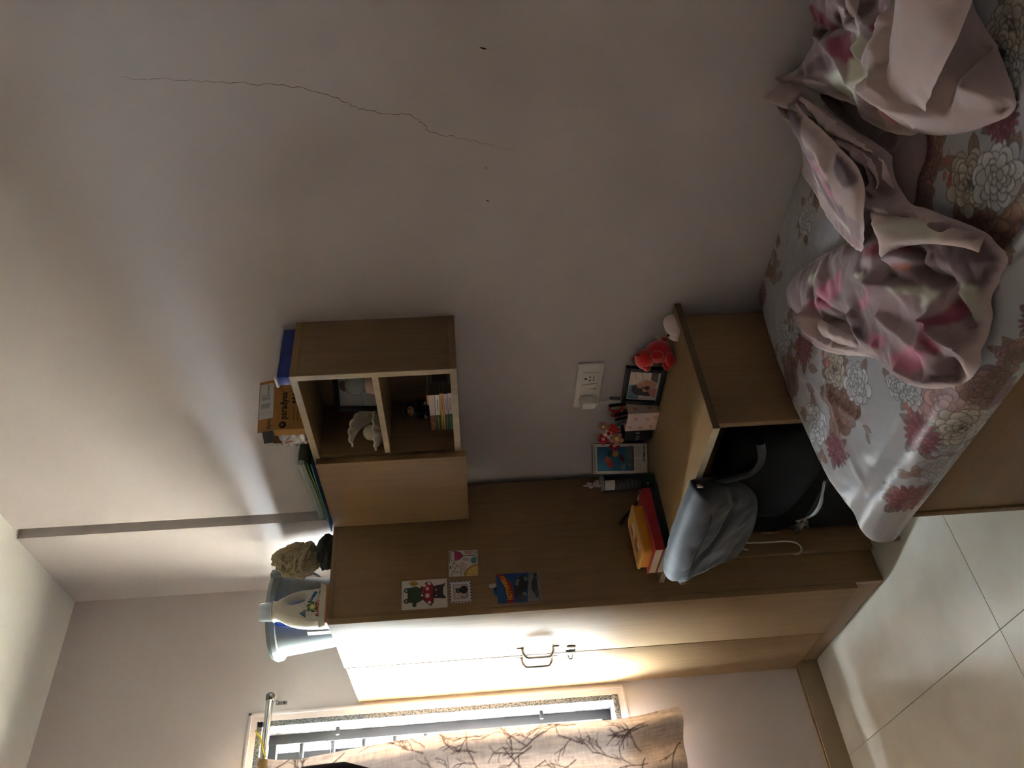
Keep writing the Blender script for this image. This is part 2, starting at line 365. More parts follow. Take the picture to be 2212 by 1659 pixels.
for (y0, y1, x0) in ((ya - 0.050, -1.23, -0.185), (-1.20, yb, -0.23)):
    sh = ring(x0, x0 + 0.025, y0, y1, za, zb, 0.045).build('shutter_frame', mat('grey_aluminium', (40, 42, 45), 0.55, 0.2), win, bevel=0.002)
    g = MATS.get('window_glass')
    if g is None:
        g = bpy.data.materials.new('window_glass'); t, n, l, b = nodes(g); tp = n.new('ShaderNodeBsdfTransparent'); gl = n.new('ShaderNodeBsdfGlossy'); gl.inputs['Roughness'].default_value = 0.02
        ms = n.new('ShaderNodeMixShader'); ms.inputs[0].default_value = 0.06; l.new(tp.outputs[0], ms.inputs[1]); l.new(gl.outputs[0], ms.inputs[2]); l.new(ms.outputs[0], n['Material Output'].inputs['Surface']); MATS['window_glass'] = g
    MB().box(x0 + 0.011, x0 + 0.014, y1 + 0.045, y0 - 0.045, za + 0.045, zb - 0.045).build('pane', g, sh)
# ground outside, seen only as light through the window
struct(MB().box(-60, -0.6, -60, 60, -3.3, -3.2).build('outside_ground', mat('sunlit_concrete', (196, 188, 172), 0.9, 0.1)), 'sunlit concrete yard outside the window')

# ================================================================ wardrobe
WX0, WX1, WY, WZ = 0.004, 0.7094, -0.4925, 1.824
wd = thing('wardrobe', 'tall beech laminate two-door wardrobe in the corner by the window', 'wardrobe', (WX0, WY, 0))
def loc(m_, root):
    o = root.location; m_.v = [(p[0] - o.x, p[1] - o.y, p[2] - o.z) for p in m_.v]; return m_
def wpart(nm, m_, mt, parent=None, root=wd, **k):
    return loc(m_, root).build(nm, mt, parent or root, **k)
wpart('side_panel', MB().box(WX1 - 0.018, WX1, WY, -0.022, 0.0, WZ - 0.016), M_WOOD, bevel=0.001)
wpart('side_panel', MB().box(WX0, WX0 + 0.018, WY, -0.022, 0.0, WZ - 0.016), M_WOOD, bevel=0.001)
wpart('top_panel', MB().box(WX0, WX1 + 0.001, WY, -0.022, WZ - 0.016, WZ), wood('beech_top_edge', (128, 102, 70), (20, 1.2, 20)), bevel=0.001)
wpart('bottom_panel', MB().box(WX0 + 0.018, WX1 - 0.018, WY + 0.003, -0.025, 0.095, 0.113), M_WOOD)
wpart('back_panel', MB().box(WX0 + 0.018, WX1 - 0.018, -0.03, -0.024, 0.0, WZ - 0.016), M_WOOD)
wpart('plinth', MB().box(WX0 + 0.018, WX1 - 0.018, WY, WY + 0.018, 0.004, 0.094), wood('beech_plinth', (134, 104, 72), (1.2, 26, 26)), bevel=0.001)
WM = 0.3434
d_r = wpart('door', MB().box(WM + 0.001, WX1, WY - 0.021, WY - 0.001, 0.096, WZ - 0.004), M_DOOR, bevel=0.0012)
d_l = wpart('door', MB().box(WX0 - 0.002, WM - 0.001, WY - 0.022, WY - 0.001, 0.096, WZ - 0.010), M_DOOR, bevel=0.0012)
yd = WY - 0.021
for d, hx in ((d_r, 0.401), (d_l, 0.3155)):
    h = MB(); zt, zb_ = 1.203, 1.082
    h.tube(smooth_path([(hx, yd + 0.001, zt - 0.006), (hx - 0.0, yd - 0.014, zt - 0.008), (hx, yd - 0.030, zt - 0.018), (hx, yd - 0.034, zt - 0.03), (hx, yd - 0.034, zb_ + 0.03), (hx, yd - 0.030, zb_ + 0.018), (hx, yd - 0.014, zb_ + 0.008), (hx, yd + 0.001, zb_ + 0.006)], 4), 0.0048, 10)
    hh = wpart('handle', h, M_STEEL, d)
    for z in (zt + 0.004, zb_ - 0.004):
        wpart('mounting_foot', MB().box(hx - 0.008, hx + 0.008, yd - 0.003, yd + 0.0005, z - 0.011, z + 0.011), M_STEEL, hh, bevel=0.001)
    for z in (1.243, 1.058):
        wpart('screw_hole', MB().tube([(hx + 0.002, yd - 0.0006, z), (hx + 0.002, yd + 0.001, z)], 0.003, 10), M_DARK, d)
hp = wpart('hasp', MB().box(0.362, 0.398, yd - 0.004, yd + 0.0005, 1.008, 1.040).box(0.352, 0.364, yd - 0.010, yd - 0.002, 1.006, 1.042), M_STEEL, d_r, bevel=0.001)
wpart('hasp_staple', MB().box(0.325, 0.342, yd - 0.003, yd + 0.0005, 1.006, 1.042).tube(smooth_path([(0.334, yd, 1.032), (0.334, yd - 0.018, 1.03), (0.334, yd - 0.022, 1.024), (0.334, yd - 0.018, 1.018), (0.334, yd, 1.016)], 4), 0.0025, 8), M_STEEL, d_l)
# ================================================================ wall cabinet with open shelf
SX0, SX1, SY, SZ0, SZ1, SP = 0.806, 1.5397, -0.2009, 1.376, 1.811, 1.172
sh = thing('wall_cabinet', 'wall-mounted beech cabinet with two open shelves and one closed door', 'wall cabinet', (SX0, 0, SZ0))
def spart(nm, m_, mt, parent=None, **k): return wpart(nm, m_, mt, parent, sh, **k)
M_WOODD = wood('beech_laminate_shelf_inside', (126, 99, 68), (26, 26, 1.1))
spart('top_panel', MB().box(SX0, SX1, SY + 0.002, -0.001, SZ1 - 0.018, SZ1), M_WOODH, bevel=0.0008)
spart('bottom_panel', MB().box(SX0, SX1, SY + 0.002, -0.001, SZ0, SZ0 + 0.018), M_WOODH, bevel=0.0008)
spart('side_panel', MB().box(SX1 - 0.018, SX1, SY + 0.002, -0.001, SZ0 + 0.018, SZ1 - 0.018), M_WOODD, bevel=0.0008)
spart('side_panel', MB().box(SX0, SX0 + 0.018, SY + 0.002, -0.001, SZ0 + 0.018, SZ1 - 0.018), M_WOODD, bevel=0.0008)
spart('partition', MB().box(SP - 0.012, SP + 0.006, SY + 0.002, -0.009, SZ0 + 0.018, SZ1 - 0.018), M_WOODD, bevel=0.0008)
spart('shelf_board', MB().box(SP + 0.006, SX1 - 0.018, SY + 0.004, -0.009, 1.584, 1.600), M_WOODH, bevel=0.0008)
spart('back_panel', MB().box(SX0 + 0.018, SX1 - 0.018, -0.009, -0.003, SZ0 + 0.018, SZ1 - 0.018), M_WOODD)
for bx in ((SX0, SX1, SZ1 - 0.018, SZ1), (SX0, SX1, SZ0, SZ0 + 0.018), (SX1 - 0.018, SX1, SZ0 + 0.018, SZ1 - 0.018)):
    spart('edge_band', MB().box(bx[0], bx[1], SY, SY + 0.002, bx[2], bx[3]), M_EDGE_LIT)
spart('edge_band', MB().box(SP + 0.006, SX1 - 0.018, SY + 0.002, SY + 0.004, 1.584, 1.600), M_EDGE_LIT)
spart('door', MB().box(0.808, SP - 0.002, SY - 0.021, SY - 0.001, 1.361, 1.803), M_WOOD, bevel=0.001)
# ================================================================ desk
DX0, DX1, DY, DZ = 0.712, 1.5476, -0.4477, 0.750
dk = thing('study_desk', 'beech laminate study desk between wardrobe and bed, suitcase beneath', 'desk', (1.13, -0.224, 0))
def dpart(nm, m_, mt, parent=None, **k): return wpart(nm, m_, mt, parent, dk, **k)
dpart('desktop', MB().box(DX0, DX1, DY + 0.001, -0.001, DZ - 0.018, DZ), M_WOODH, bevel=0.0008)
dpart('edge_band', MB().box(DX0, DX1, DY, DY + 0.001, DZ - 0.018, DZ - 0.0005), M_EDGE_LIT)
dpart('edge_band', MB().box(DX1 - 0.0005, DX1 + 0.001, DY + 0.001, -0.001, DZ - 0.018, DZ - 0.0005), wood('brown_edge_band', (96, 78, 52), (20, 2, 20)))
dpart('leg_panel', MB().box(1.512, 1.530, -0.419, -0.03, 0.0, DZ - 0.018), M_WOOD, bevel=0.0008)
dpart('leg_panel', MB().box(0.7125, 0.7305, -0.381, -0.03, 0.0, DZ - 0.018), M_WOOD, bevel=0.0008)
dpart('back_panel', MB().box(0.7305, 1.512, -0.05, -0.034, 0.25, DZ - 0.018), M_WOOD)
# ================================================================ bed
BX0, BX1, BY = 1.60, 3.52, -0.752
M_BEDH = wood('beech_bed_board', (122, 92, 58), (1.1, 26, 26), rough=0.45, spec=0.35)
bd = thing('bed', 'single beech laminate bed against the back wall under the floral sheet', 'bed', (2.55, -0.38, 0))
def bpart(nm, m_, mt, parent=None, **k): return wpart(nm, m_, mt, parent, bd, **k)
bpart('side_board', MB().box(BX0 + 0.018, BX1, BY - 0.0, BY + 0.022, 0.06, 0.405), M_BEDH, bevel=0.001)
bpart('side_board', MB().box(BX0 + 0.018, BX1, -0.03, -0.012, 0.06, 0.405), M_BEDH, bevel=0.001)
bpart('foot_board', MB().box(BX0, BX0 + 0.018, BY - 0.004, -0.012, 0.06, 0.405), M_BEDH, bevel=0.001)
bpart('head_board', MB().box(BX1 - 0.018, BX1, BY + 0.022, -0.03, 0.06, 0.85), M_BEDH, bevel=0.001)
bpart('plywood_deck', MB().box(BX0 + 0.018, BX1 - 0.018, BY + 0.022, -0.03, 0.36, 0.378), M_BEDH)
for x in (BX0 + 0.03, BX1 - 0.06):
    for y in (BY + 0.025, -0.06):
        bpart('leg', MB().box(x, x + 0.03, y, y + 0.03, 0.0, 0.36), M_BLACKP)
bpart('corner_bracket', MB().box(BX0 - 0.016, BX0, BY + 0.006, BY + 0.03, 0.372, 0.396), M_BLACKP, bevel=0.003)
# ================================================================ inflated outline shapes (two-sided, with holes)
def seg_dist(X, Y, poly):
    P = np.asarray(poly, float); best = np.full(X.shape, 1e9); cx = np.zeros(X.shape); cy = np.zeros(X.shape); ins = np.zeros(X.shape, bool)
    n = len(P)
    for i in range(n):
        (xa, ya), (xb, yb) = P[i], P[(i + 1) % n]
        L = max((xb - xa) ** 2 + (yb - ya) ** 2, 1e-14); t = np.clip(((X - xa) * (xb - xa) + (Y - ya) * (yb - ya)) / L, 0, 1)
        px, py = xa + t * (xb - xa), ya + t * (yb - ya); d = np.hypot(X - px, Y - py); k = d < best
        best[k] = d[k]; cx[k] = px[k]; cy[k] = py[k]
        if ya != yb: ins ^= ((Y > min(ya, yb)) & (Y <= max(ya, yb))) & (X < xa + (Y - ya) * (xb - xa) / (yb - ya))
    return best, cx, cy, ins
def rnd(poly, n=5):
    """closed Catmull-Rom rounding of an outline"""
    P = [np.array(p, float) for p in poly]; out = []; m = len(P)
    for i in range(m):
        a, b, c, d = P[i - 1], P[i], P[(i + 1) % m], P[(i + 2) % m]
        for k in range(n):
            t = k / n; out.append(0.5 * (2 * b + (c - a) * t + (2 * a - 5 * b + 4 * c - d) * t * t + (3 * b - a - 3 * c + d) * t ** 3))
    return out
def layer(outer, cell, holes=()):
    """grid over an outline; returns X,Y,d (distance inside), keep-mask of cells"""
    O = np.asarray(outer, float); x0, y0 = O.min(0) - cell * 1.5; x1, y1 = O.max(0) + cell * 1.5
    nx = int((x1 - x0) / cell) + 1; ny = int((y1 - y0) / cell) + 1
    X, Y = np.meshgrid(x0 + cell * np.arange(nx), y0 + cell * np.arange(ny))
    d, cx, cy, ins = seg_dist(X, Y, O)
    for h in holes:
        d2, cx2, cy2, in2 = seg_dist(X, Y, h); k = d2 < d; ins &= ~in2
        d = np.where(k, d2, d); cx = np.where(k, cx2, cx); cy = np.where(k, cy2, cy)
    keep = ins[:-1, :-1] | ins[1:, :-1] | ins[:-1, 1:] | ins[1:, 1:]
    out = ~ins; X = np.where(out, cx, X); Y = np.where(out, cy, Y); d = np.where(out, 0.0, d)
    return X, Y, d, keep
def pillow(name, outer, half, w, fr, m, parent=None, cell=0.004, holes=(), n=5, power=0.5, warp=None, flat_back=False):
    """outline puffed up to +-half thickness; fr=(origin, ex, ey); w = rounding width"""
    O = rnd(outer, n) if n else outer
    X, Y, d, keep = layer(O, cell, [rnd(h, n) for h in holes])
    t = np.clip(d / w, 0, 1); Z = half * (1 - (1 - t) ** 2) ** power
    o, ex, ey = (np.array(q, float) for q in fr); ez = np.cross(ex, ey)
    if warp is not None: W_ = warp(X, Y, d)
    else: W_ = 0 * X
    A = o + X[..., None] * ex + Y[..., None] * ey
    T = A + (Z + W_)[..., None] * ez; B = A + ((0 if flat_back else -Z) + W_)[..., None] * ez
    ny, nx = X.shape; idx = np.arange(ny * nx).reshape(ny, nx)
    q = np.stack([idx[:-1, :-1], idx[:-1, 1:], idx[1:, 1:], idx[1:, :-1]], -1)[keep]
    bidx = np.where(d > 0, idx + ny * nx, idx)
    qb = np.stack([bidx[:-1, :-1], bidx[1:, :-1], bidx[1:, 1:], bidx[:-1, 1:]], -1)[keep]
    V = np.concatenate([T.reshape(-1, 3), B.reshape(-1, 3)]); Q = np.concatenate([q, qb])
    used = np.unique(Q); re = -np.ones(len(V), int); re[used] = np.arange(len(used))
    return raw_mesh(name, V[used], re[Q], m, parent)
def noise2(X, Y, s, seed=0, oct=3):
    """cheap smooth value noise (vectorised)"""
    r = np.random.default_rng(seed); out = np.zeros(np.shape(X)); amp = 1.0
    for o in range(oct):
        T = r.random((64, 64)); x = X / s; y = Y / s; xi = np.floor(x).astype(int); yi = np.floor(y).astype(int); fx = x - xi; fy = y - yi
        fx = fx * fx * (3 - 2 * fx); fy = fy * fy * (3 - 2 * fy)
        g = lambda i, j: T[(yi + j) % 64, (xi + i) % 64]
        out += amp * ((g(0, 0) * (1 - fx) + g(1, 0) * fx) * (1 - fy) + (g(0, 1) * (1 - fx) + g(1, 1) * fx) * fy - 0.5); amp *= 0.5; s *= 0.5
    return out

EX, EY, EZ = (1, 0, 0), (0, 1, 0), (0, 0, 1)
M_PRINT = attr_mat('printed_card', 0.55, 0.3)
M_PRINTG = attr_mat('printed_gloss', 0.3, 0.5)
M_PAPER = mat('paper_white', (226, 220, 208), 0.7, 0.2)
M_PAGES = mat('book_pages', (206, 190, 160), 0.8, 0.1, var=0.12, scale=400)
M_RED = mat('red_plush', (178, 14, 18), 0.95, 0.1, sheen=0.6, bump=0.8, scale=500)
M_CLEAR = mat('clear_plastic', (225, 232, 230), 0.12, 0.6, alpha=0.35)

# ================================================================ wall switchboard, charger
sb = thing('switchboard', 'white wall switch plate with socket and two rocker switches above desk', 'switchboard', (1.2105, 0, 0.9655))
MB().box(-0.1045, 0.1045, -0.010, 0.0, -0.0415, 0.0415).build('plate', M_WHITEP, sb, bevel=0.004, bseg=3)
MB().box(0.016, 0.068, -0.0125, -0.009, -0.026, 0.024).build('socket', M_WHITEP, sb, bevel=0.001)
for x, z, r in ((0.040, 0.013, 0.0042), (0.033, 0.000, 0.003), (0.048, 0.000, 0.003), (0.034, -0.012, 0.0026), (0.047, -0.012, 0.0026)):
    MB().tube([(x, -0.0130, z), (x, -0.012, z)], r, 12).build('pin_hole', M_BLACKP, sb)
for x0, ti in ((-0.008, 1), (-0.031, -1)):
    MB().prism([(-0.009, -0.024), (-0.009 - (0.005 if ti > 0 else 0), 0.024), (-0.015 + (0.0 if ti > 0 else 0.0), 0.0) if False else (-0.0165 if ti > 0 else -0.0115, 0.024), (-0.0115 if ti > 0 else -0.0165, -0.024)], 0, 0.022, ((x0, 0, 0), (0, 1, 0), (0, 0, 1), (1, 0, 0))).build('rocker_switch', M_WHITEP, sb, bevel=0.0008)
ch = thing('phone_charger', 'white phone charger plugged into the wall switchboard', 'charger', (1.146, -0.0105, 0.9655))
pillow('adapter', [(-0.017, -0.026), (0.017, -0.026), (0.019, 0.016), (0.006, 0.024), (-0.006, 0.024), (-0.019, 0.016)], 0.028, 0.008, ((0, -0.001, 0), (1, 0, 0), (0, 0, 1)), M_WHITEP, ch, 0.002, flat_back=True)
MB().tube(smooth_path([(0.004, -0.016, -0.024), (0.006, -0.018, -0.045), (0.012, -0.016, -0.085), (0.020, -0.014, -0.125), (0.04, -0.018, -0.17), (0.055, -0.020, -0.213)], 6), 0.0019, 8).build('cable', M_WHITEP, ch)

# ================================================================ things on the desk
pl = thing('plush_bear', 'small red plush bear sitting on the desk beside the photo frame', 'plush toy', (1.425, -0.070, 0.75), math.radians(62))
pb = MB(); pb.ell((0, 0, 0.038), (0.034, 0.030, 0.040)); pb.ell((-0.020, -0.0, 0.083), (0.031, 0.030, 0.028)); pb.build('body', M_RED, pl)
for sy in (-1, 1):
    MB().ell((-0.013, 0.021 * sy, 0.105), (0.006, 0.010, 0.010)).build('ear', M_RED, pl)
    MB().ell((-0.018, 0.029 * sy, 0.052), (0.015, 0.010, 0.019)).build('arm', M_RED, pl)
    MB().ell((-0.030, 0.021 * sy, 0.014), (0.024, 0.013, 0.014)).build('leg', M_RED, pl)
    MB().ell((-0.047, 0.010 * sy, 0.088), (0.003, 0.003, 0.003), 10, 6).build('eye', M_BLACKP, pl)
mz = MB().ell((-0.047, 0, 0.078), (0.010, 0.014, 0.011)).build('muzzle', M_RED, pl)
MB().ell((0.033, 0.0, 0.020), (0.010, 0.010, 0.010)).build('tail', M_RED, pl)
MB().obox((0.032, -0.012, 0.030), (0.014, 0, 0.014), (0, 0.018, 0), (0.0004, 0, -0.0004)).build('fabric_tag', M_PAPER, pl)
ms_ = thing('computer_mouse', 'white wireless computer mouse at the wall end of the desk', 'mouse', (1.506, -0.052, 0.75), math.radians(6))
def mouse_warp(X, Y, d): return 0 * X
pillow('shell', [(-0.022, -0.036), (-0.012, -0.044), (0.012, -0.044), (0.022, -0.036), (0.025, 0.0), (0.022, 0.031), (0.010, 0.042), (-0.010, 0.042), (-0.022, 0.031), (-0.025, 0.0)], 0.031, 0.024, ((0, 0, 0), EX, EY), mat('mouse_white', (224, 206, 200), 0.4), ms_, 0.003, flat_back=True)
MB().box(-0.0006, 0.0006, -0.040, -0.014, 0.0255, 0.0313).build('button_split', M_DARK, ms_)
# photo frame
fr_ = thing('photo_frame', 'black photo frame with a picture of two people standing on desk', 'photo frame', (1.2705, -0.070, 0.75), math.radians(3.6))
def picture_frame(root, w, h, bar, depth, tilt, mt, art, artm=None, mount=None):
    c, s = math.cos(tilt), math.sin(tilt); up = Vector((0, s, c)); nrm = Vector((0, -c, s))
    def P(x, z, y): return Vector((x, 0, 0)) + up * z + nrm * y
    for (x0, x1, z0, z1) in ((-w / 2, w / 2, 0, bar), (-w / 2, w / 2, h - bar, h), (-w / 2, -w / 2 + bar, bar, h - bar), (w / 2 - bar, w / 2, bar, h - bar)):
        m_ = MB(); m_.obox(P(x0, z0, 0), (x1 - x0, 0, 0), nrm * depth, up * (z1 - z0)); m_.build('frame_bar', mt, root, bevel=0.0015)
    MB().obox(P(-w / 2 + bar * 0.5, bar * 0.5, 0.001), (w - bar, 0, 0), nrm * 0.003, up * (h - bar)).build('backing', M_DARK, root)
    art.panel('photograph', P(-w / 2 + bar, bar, depth * 0.45), EX, up, artm or M_PRINTG, root)
    MB().obox(P(-0.02, 0.0, -0.004) , (0.04, 0, 0), -nrm * 0.002 + Vector((0, 0.0, 0)), up * h * 0.6 + Vector((0, 0.018, -0.02 * 0))).build('stand', mt, root)
def photo_two(w, h, nx, ny):
    c = Canvas(w, h, nx, ny, (196, 178, 168))
    c.poly([(0.02 * w, 0.60 * h), (0.55 * w, 0.62 * h), (0.5 * w, 0.98 * h), (0.02 * w, 0.98 * h)], (70, 110, 118))
    for i in range(26): c.ell(w * random.uniform(0.05, 0.5), h * random.uniform(0.62, 0.97), 0.02 * w, 0.016 * h, 0, random.choice([(120, 150, 150), (50, 84, 96), (150, 165, 160)]))
    c.poly([(0.62 * w, 0.04 * h), (0.98 * w, 0.05 * h), (0.98 * w, 0.30 * h), (0.70 * w, 0.28 * h)], (92, 74, 66))
    c.poly([(0.60 * w, 0.35 * h), (0.98 * w, 0.42 * h), (0.98 * w, 0.98 * h), (0.62 * w, 0.98 * h)], (190, 178, 170))
    c.line([(0.65 * w, 0.5 * h), (0.95 * w, 0.62 * h)], 0.02 * w, (150, 134, 124)); c.line([(0.7 * w, 0.75 * h), (0.95 * w, 0.85 * h)], 0.02 * w, (150, 134, 124))
    c.ell(0.34 * w, 0.62 * h, 0.20 * w, 0.24 * h, 0.6, (44, 28, 24)); c.ell(0.28 * w, 0.40 * h, 0.13 * w, 0.30 * h, -0.2, (40, 25, 22))
    c.ell(0.50 * w, 0.60 * h, 0.10 * w, 0.12 * h, 0.3, (178, 118, 88)); c.ell(0.36 * w, 0.40 * h, 0.08 * w, 0.11 * h, 0.2, (176, 122, 96))
    c.ell(0.44 * w, 0.34 * h, 0.09 * w, 0.10 * h, 0, (60, 36, 28)); c.poly([(0.44 * w, 0.10 * h), (0.62 * w, 0.06 * h), (0.72 * w, 0.44 * h), (0.60 * w, 0.60 * h), (0.52 * w, 0.5 * h)], (186, 128, 98))
    c.poly([(0.10 * w, 0.03 * h), (0.42 * w, 0.03 * h), (0.44 * w, 0.28 * h), (0.30 * w, 0.30 * h), (0.16 * w, 0.2 * h)], (186, 110, 112))
    c.ell(0.60 * w, 0.55 * h, 0.05 * w, 0.11 * h, -0.5, (196, 140, 110)); c.line([(0.53 * w, 0.66 * h), (0.60 * w, 0.74 * h)], 0.02 * w, (206, 150, 120)); c.line([(0.57 * w, 0.62 * h), (0.65 * w, 0.70 * h)], 0.02 * w, (206, 150, 120))
    for q in ([(0, 0), (w, 0), (w, 0.03 * h), (0, 0.03 * h)], [(0, 0.97 * h), (w, 0.97 * h), (w, h), (0, h)], [(0, 0), (0.03 * w, 0), (0.03 * w, h), (0, h)], [(0.97 * w, 0), (w, 0), (w, h), (0.97 * w, h)]): c.poly(q, (214, 204, 196))
    return c
picture_frame(fr_, 0.157, 0.122, 0.0155, 0.014, math.radians(8), mat('black_lacquer', (14, 14, 15), 0.35), photo_two(0.157 - 0.031, 0.122 - 0.031, 120, 90))
# pen box and what stands in it
px_ = thing('pen_box', 'square pinkish card pen box printed with little red bows', 'pen holder', (1.1245, -0.0545, 0.75), math.radians(2))
M_PBOX = mat('pale_pink_card', (226, 200, 190), 0.6, 0.2)
def bow_canvas(w, h, spots):
    c = Canvas(w, h, 90, 100, (226, 200, 190))
    for x, y in spots:
        for s in (-1, 1):
            p = [(x + s * 0.0065 * (0.5 - 0.5 * math.cos(a)) + 0, y + 0.004 * math.sin(a) + 0.001 * s) for a in np.linspace(0, 2 * PI, 12)]
            c.line(p, 0.0011, (190, 70, 66)); c.line([(x, y), (x + s * 0.003, y - 0.0075)], 0.001, (190, 70, 66))
    return c
hw = 0.0425; hz = 0.098; th = 0.0022
bx_ = MB(); bx_.box(-hw, hw, -hw, -hw + th, 0, hz); bx_.box(-hw, hw, hw - th, hw, 0, hz); bx_.box(-hw, -hw + th, -hw + th, hw - th, 0, hz); bx_.box(hw - th, hw, -hw + th, hw - th, 0, hz); bx_.box(-hw, hw, -hw, hw, 0, th)
bx_.build('box_walls', M_PBOX, px_)
bow_canvas(2 * hw, hz, [(0.018, 0.085), (0.058, 0.072), (0.015, 0.052), (0.018, 0.018), (0.055, 0.034), (0.062, 0.010)]).panel('bow_print', (-hw, -hw - 0.0004, 0), EX, EZ, M_PRINT, px_)
bow_canvas(2 * hw, hz, [(0.020, 0.074), (0.060, 0.050), (0.022, 0.028)]).panel('bow_print', (hw + 0.0004, -hw, 0), EY, EZ, M_PRINT, px_)
def pen(name, label, base, top, r, m1, m2, cat='pen', capf=0.3):
    t_ = thing(name, label, cat, base); v = Vector(top) - Vector(base)
    MB().tube([(0, 0, 0), v * 0.02, v * (1 - capf)], [r * 0.4, r, r], 10).build('barrel', m1, t_)
    MB().tube([v * (1 - capf), v * (1 - capf) * 1.0001, v * 0.985, v], [r, r * 1.12, r * 1.12, r * 0.7], 10).build('cap', m2, t_)
    return t_
def mk(n, c, r=0.4): return mat(n, c, r)
pen('ballpoint_pen', 'thick black pen leaning out of the pen box by photo frame', (1.135, -0.02, 0.7525), (1.160, -0.052, 0.902), 0.0045, M_BLACKP, M_BLACKP)
pen('ballpoint_pen', 'grey-green pen in pen box behind the photo frame', (1.140, -0.022, 0.7525), (1.166, -0.026, 0.896), 0.0045, mk('pen_grey', (94, 104, 102)), mk('pen_grey', (94, 104, 102)))
pen('ballpoint_pen', 'dark blue pen upright in the pen box', (1.115, -0.035, 0.7525), (1.120, -0.060, 0.882), 0.004, mk('pen_blue', (26, 44, 110)), mk('pen_navy', (18, 22, 44)))
pen('ballpoint_pen', 'navy pen upright between scissors and hair ties', (1.105, -0.045, 0.7525), (1.104, -0.066, 0.878), 0.004, mk('pen_navy', (18, 22, 44)), mk('pen_navy', (18, 22, 44)))
pen('ballpoint_pen', 'pale mauve pen with teal end in the pen box', (1.112, -0.060, 0.7525), (1.086, -0.074, 0.874), 0.0042, mk('pen_mauve', (150, 116, 120)), mk('pen_teal', (30, 96, 96)), capf=0.12)
sc = thing('scissors', 'scissors with red plastic handle loops standing in the pen box', 'scissors', (1.128, -0.050, 0.7525))
MB().box(-0.004, 0.004, -0.001, 0.001, 0.0, 0.10).build('blade', M_STEEL, sc)
MB().box(-0.002, 0.006, 0.0012, 0.0028, 0.0, 0.10).build('blade', M_STEEL, sc)
M_SCI = mat('scissor_red', (176, 38, 26), 0.4)
for cx_, cz_, rx, rz in ((0.012, 0.124, 0.015, 0.021), (-0.016, 0.118, 0.011, 0.017)):
    MB().tube([(cx_ + rx * math.cos(a), 0.001 + (0.002 if cx_ > 0 else -0.001), cz_ + rz * math.sin(a)) for a in np.linspace(0, 2 * PI, 22)[:-1]], 0.0034, 8, closed=True).build('handle_loop', M_SCI, sc)
# black pot with felt flowers
po = thing('flower_pot', 'black cylindrical pot lettered LOVE holding toy flowers, beside pen box', 'pot', (1.036, -0.062, 0.75))
MB().lathe([(0.026, 0.0), (0.030, 0.003), (0.0325, 0.012), (0.0330, 0.086), (0.0325, 0.093), (0.0300, 0.093), (0.0295, 0.086), (0.028, 0.012)], 40).build('vessel', mat('pot_black', (16, 16, 18), 0.4), po)
M_LET = mat('silver_lettering', (176, 172, 166), 0.4, var=0.02)
dirc = Vector((0.80, -0.60, 0))     # lettering wraps round the camera-facing side
for k, chh in enumerate('LOVE'):
    a = math.atan2(-0.60, 0.80) + (k - 3.55) * 0.42
    nn = Vector((math.cos(a), math.sin(a), 0)); tt = Vector((-math.sin(a), math.cos(a), 0))
    text_part('lettering', chh, 0.017, M_LET, po, nn * 0.0336 - tt * 0.005 + Vector((0, 0, 0.045)), tt, EZ, 0.0003)
def flower(name, label, root_xy, z, r, col, center, tilt, group=None, npet=5):
    m_ = mat('felt_%d_%d_%d' % col, col, 0.9, 0.1, sheen=0.4); mc = mat('felt_%d_%d_%d' % center, center, 0.9, 0.1)
    t_ = thing(name, label, 'toy flower', (root_xy[0], root_xy[1], 0.764), 0, group)
    cpos = Vector(tilt[:3]) - Vector((root_xy[0], root_xy[1], 0.764)); nrm = Vector(tilt[3:]).normalized()
    MB().tube(smooth_path([(0, 0, 0), cpos * 0.6 + Vector((0, 0, 0.004)), cpos - nrm * 0.004], 4), 0.0016, 6).build('stem', mat('stem_green', (40, 70, 36), 0.8), t_)
    q = nrm.to_track_quat('Z', 'X').to_matrix()
    for k in range(npet):
        a = 2 * PI * k / npet + 0.3
        MB().ell(cpos + q @ Vector((math.cos(a) * r * 0.62, math.sin(a) * r * 0.62, 0)), (r * 0.46, r * 0.40, r * 0.26), 12, 8, q @ Matrix.Rotation(a, 3, 'Z')).build('petal', m_, t_)
    MB().ell(cpos + nrm * r * 0.12, (r * 0.34,) * 3, 12, 8).build('flower_centre', mc, t_)
    return t_
cdir = (0.75, -0.62, 0.2)
flower('toy_flower', 'pink toy flower with yellow centre low on the black pot', (1.034, -0.070), 0, 0.022, (196, 128, 112), (226, 196, 120), (1.036, -0.092, 0.868) + cdir)
flower('toy_flower', 'deep red toy flower touching the calendar', (1.024, -0.066), 0, 0.018, (160, 14, 30), (214, 190, 160), (0.999, -0.092, 0.872) + cdir)
flower('toy_flower', 'tall deep red toy flower with cream bud, at the back of the pot', (1.022, -0.052), 0, 0.018, (168, 16, 34), (220, 200, 170), (1.003, -0.066, 0.905) + cdir)
flower('toy_flower', 'white toy flower with red centre in the black pot', (1.040, -0.062), 0, 0.017, (214, 196, 180), (150, 20, 34), (1.040, -0.072, 0.892) + cdir)
flower('toy_flower', 'pale toy flower with lemon centre nearest the scissors', (1.048, -0.050), 0, 0.016, (170, 116, 96), (220, 204, 130), (1.062, -0.058, 0.910) + cdir)
flower('toy_flower', 'bright red toy flower leaning on the pen box', (1.050, -0.066), 0, 0.017, (176, 20, 24), (200, 60, 40), (1.078, -0.082, 0.882) + cdir)
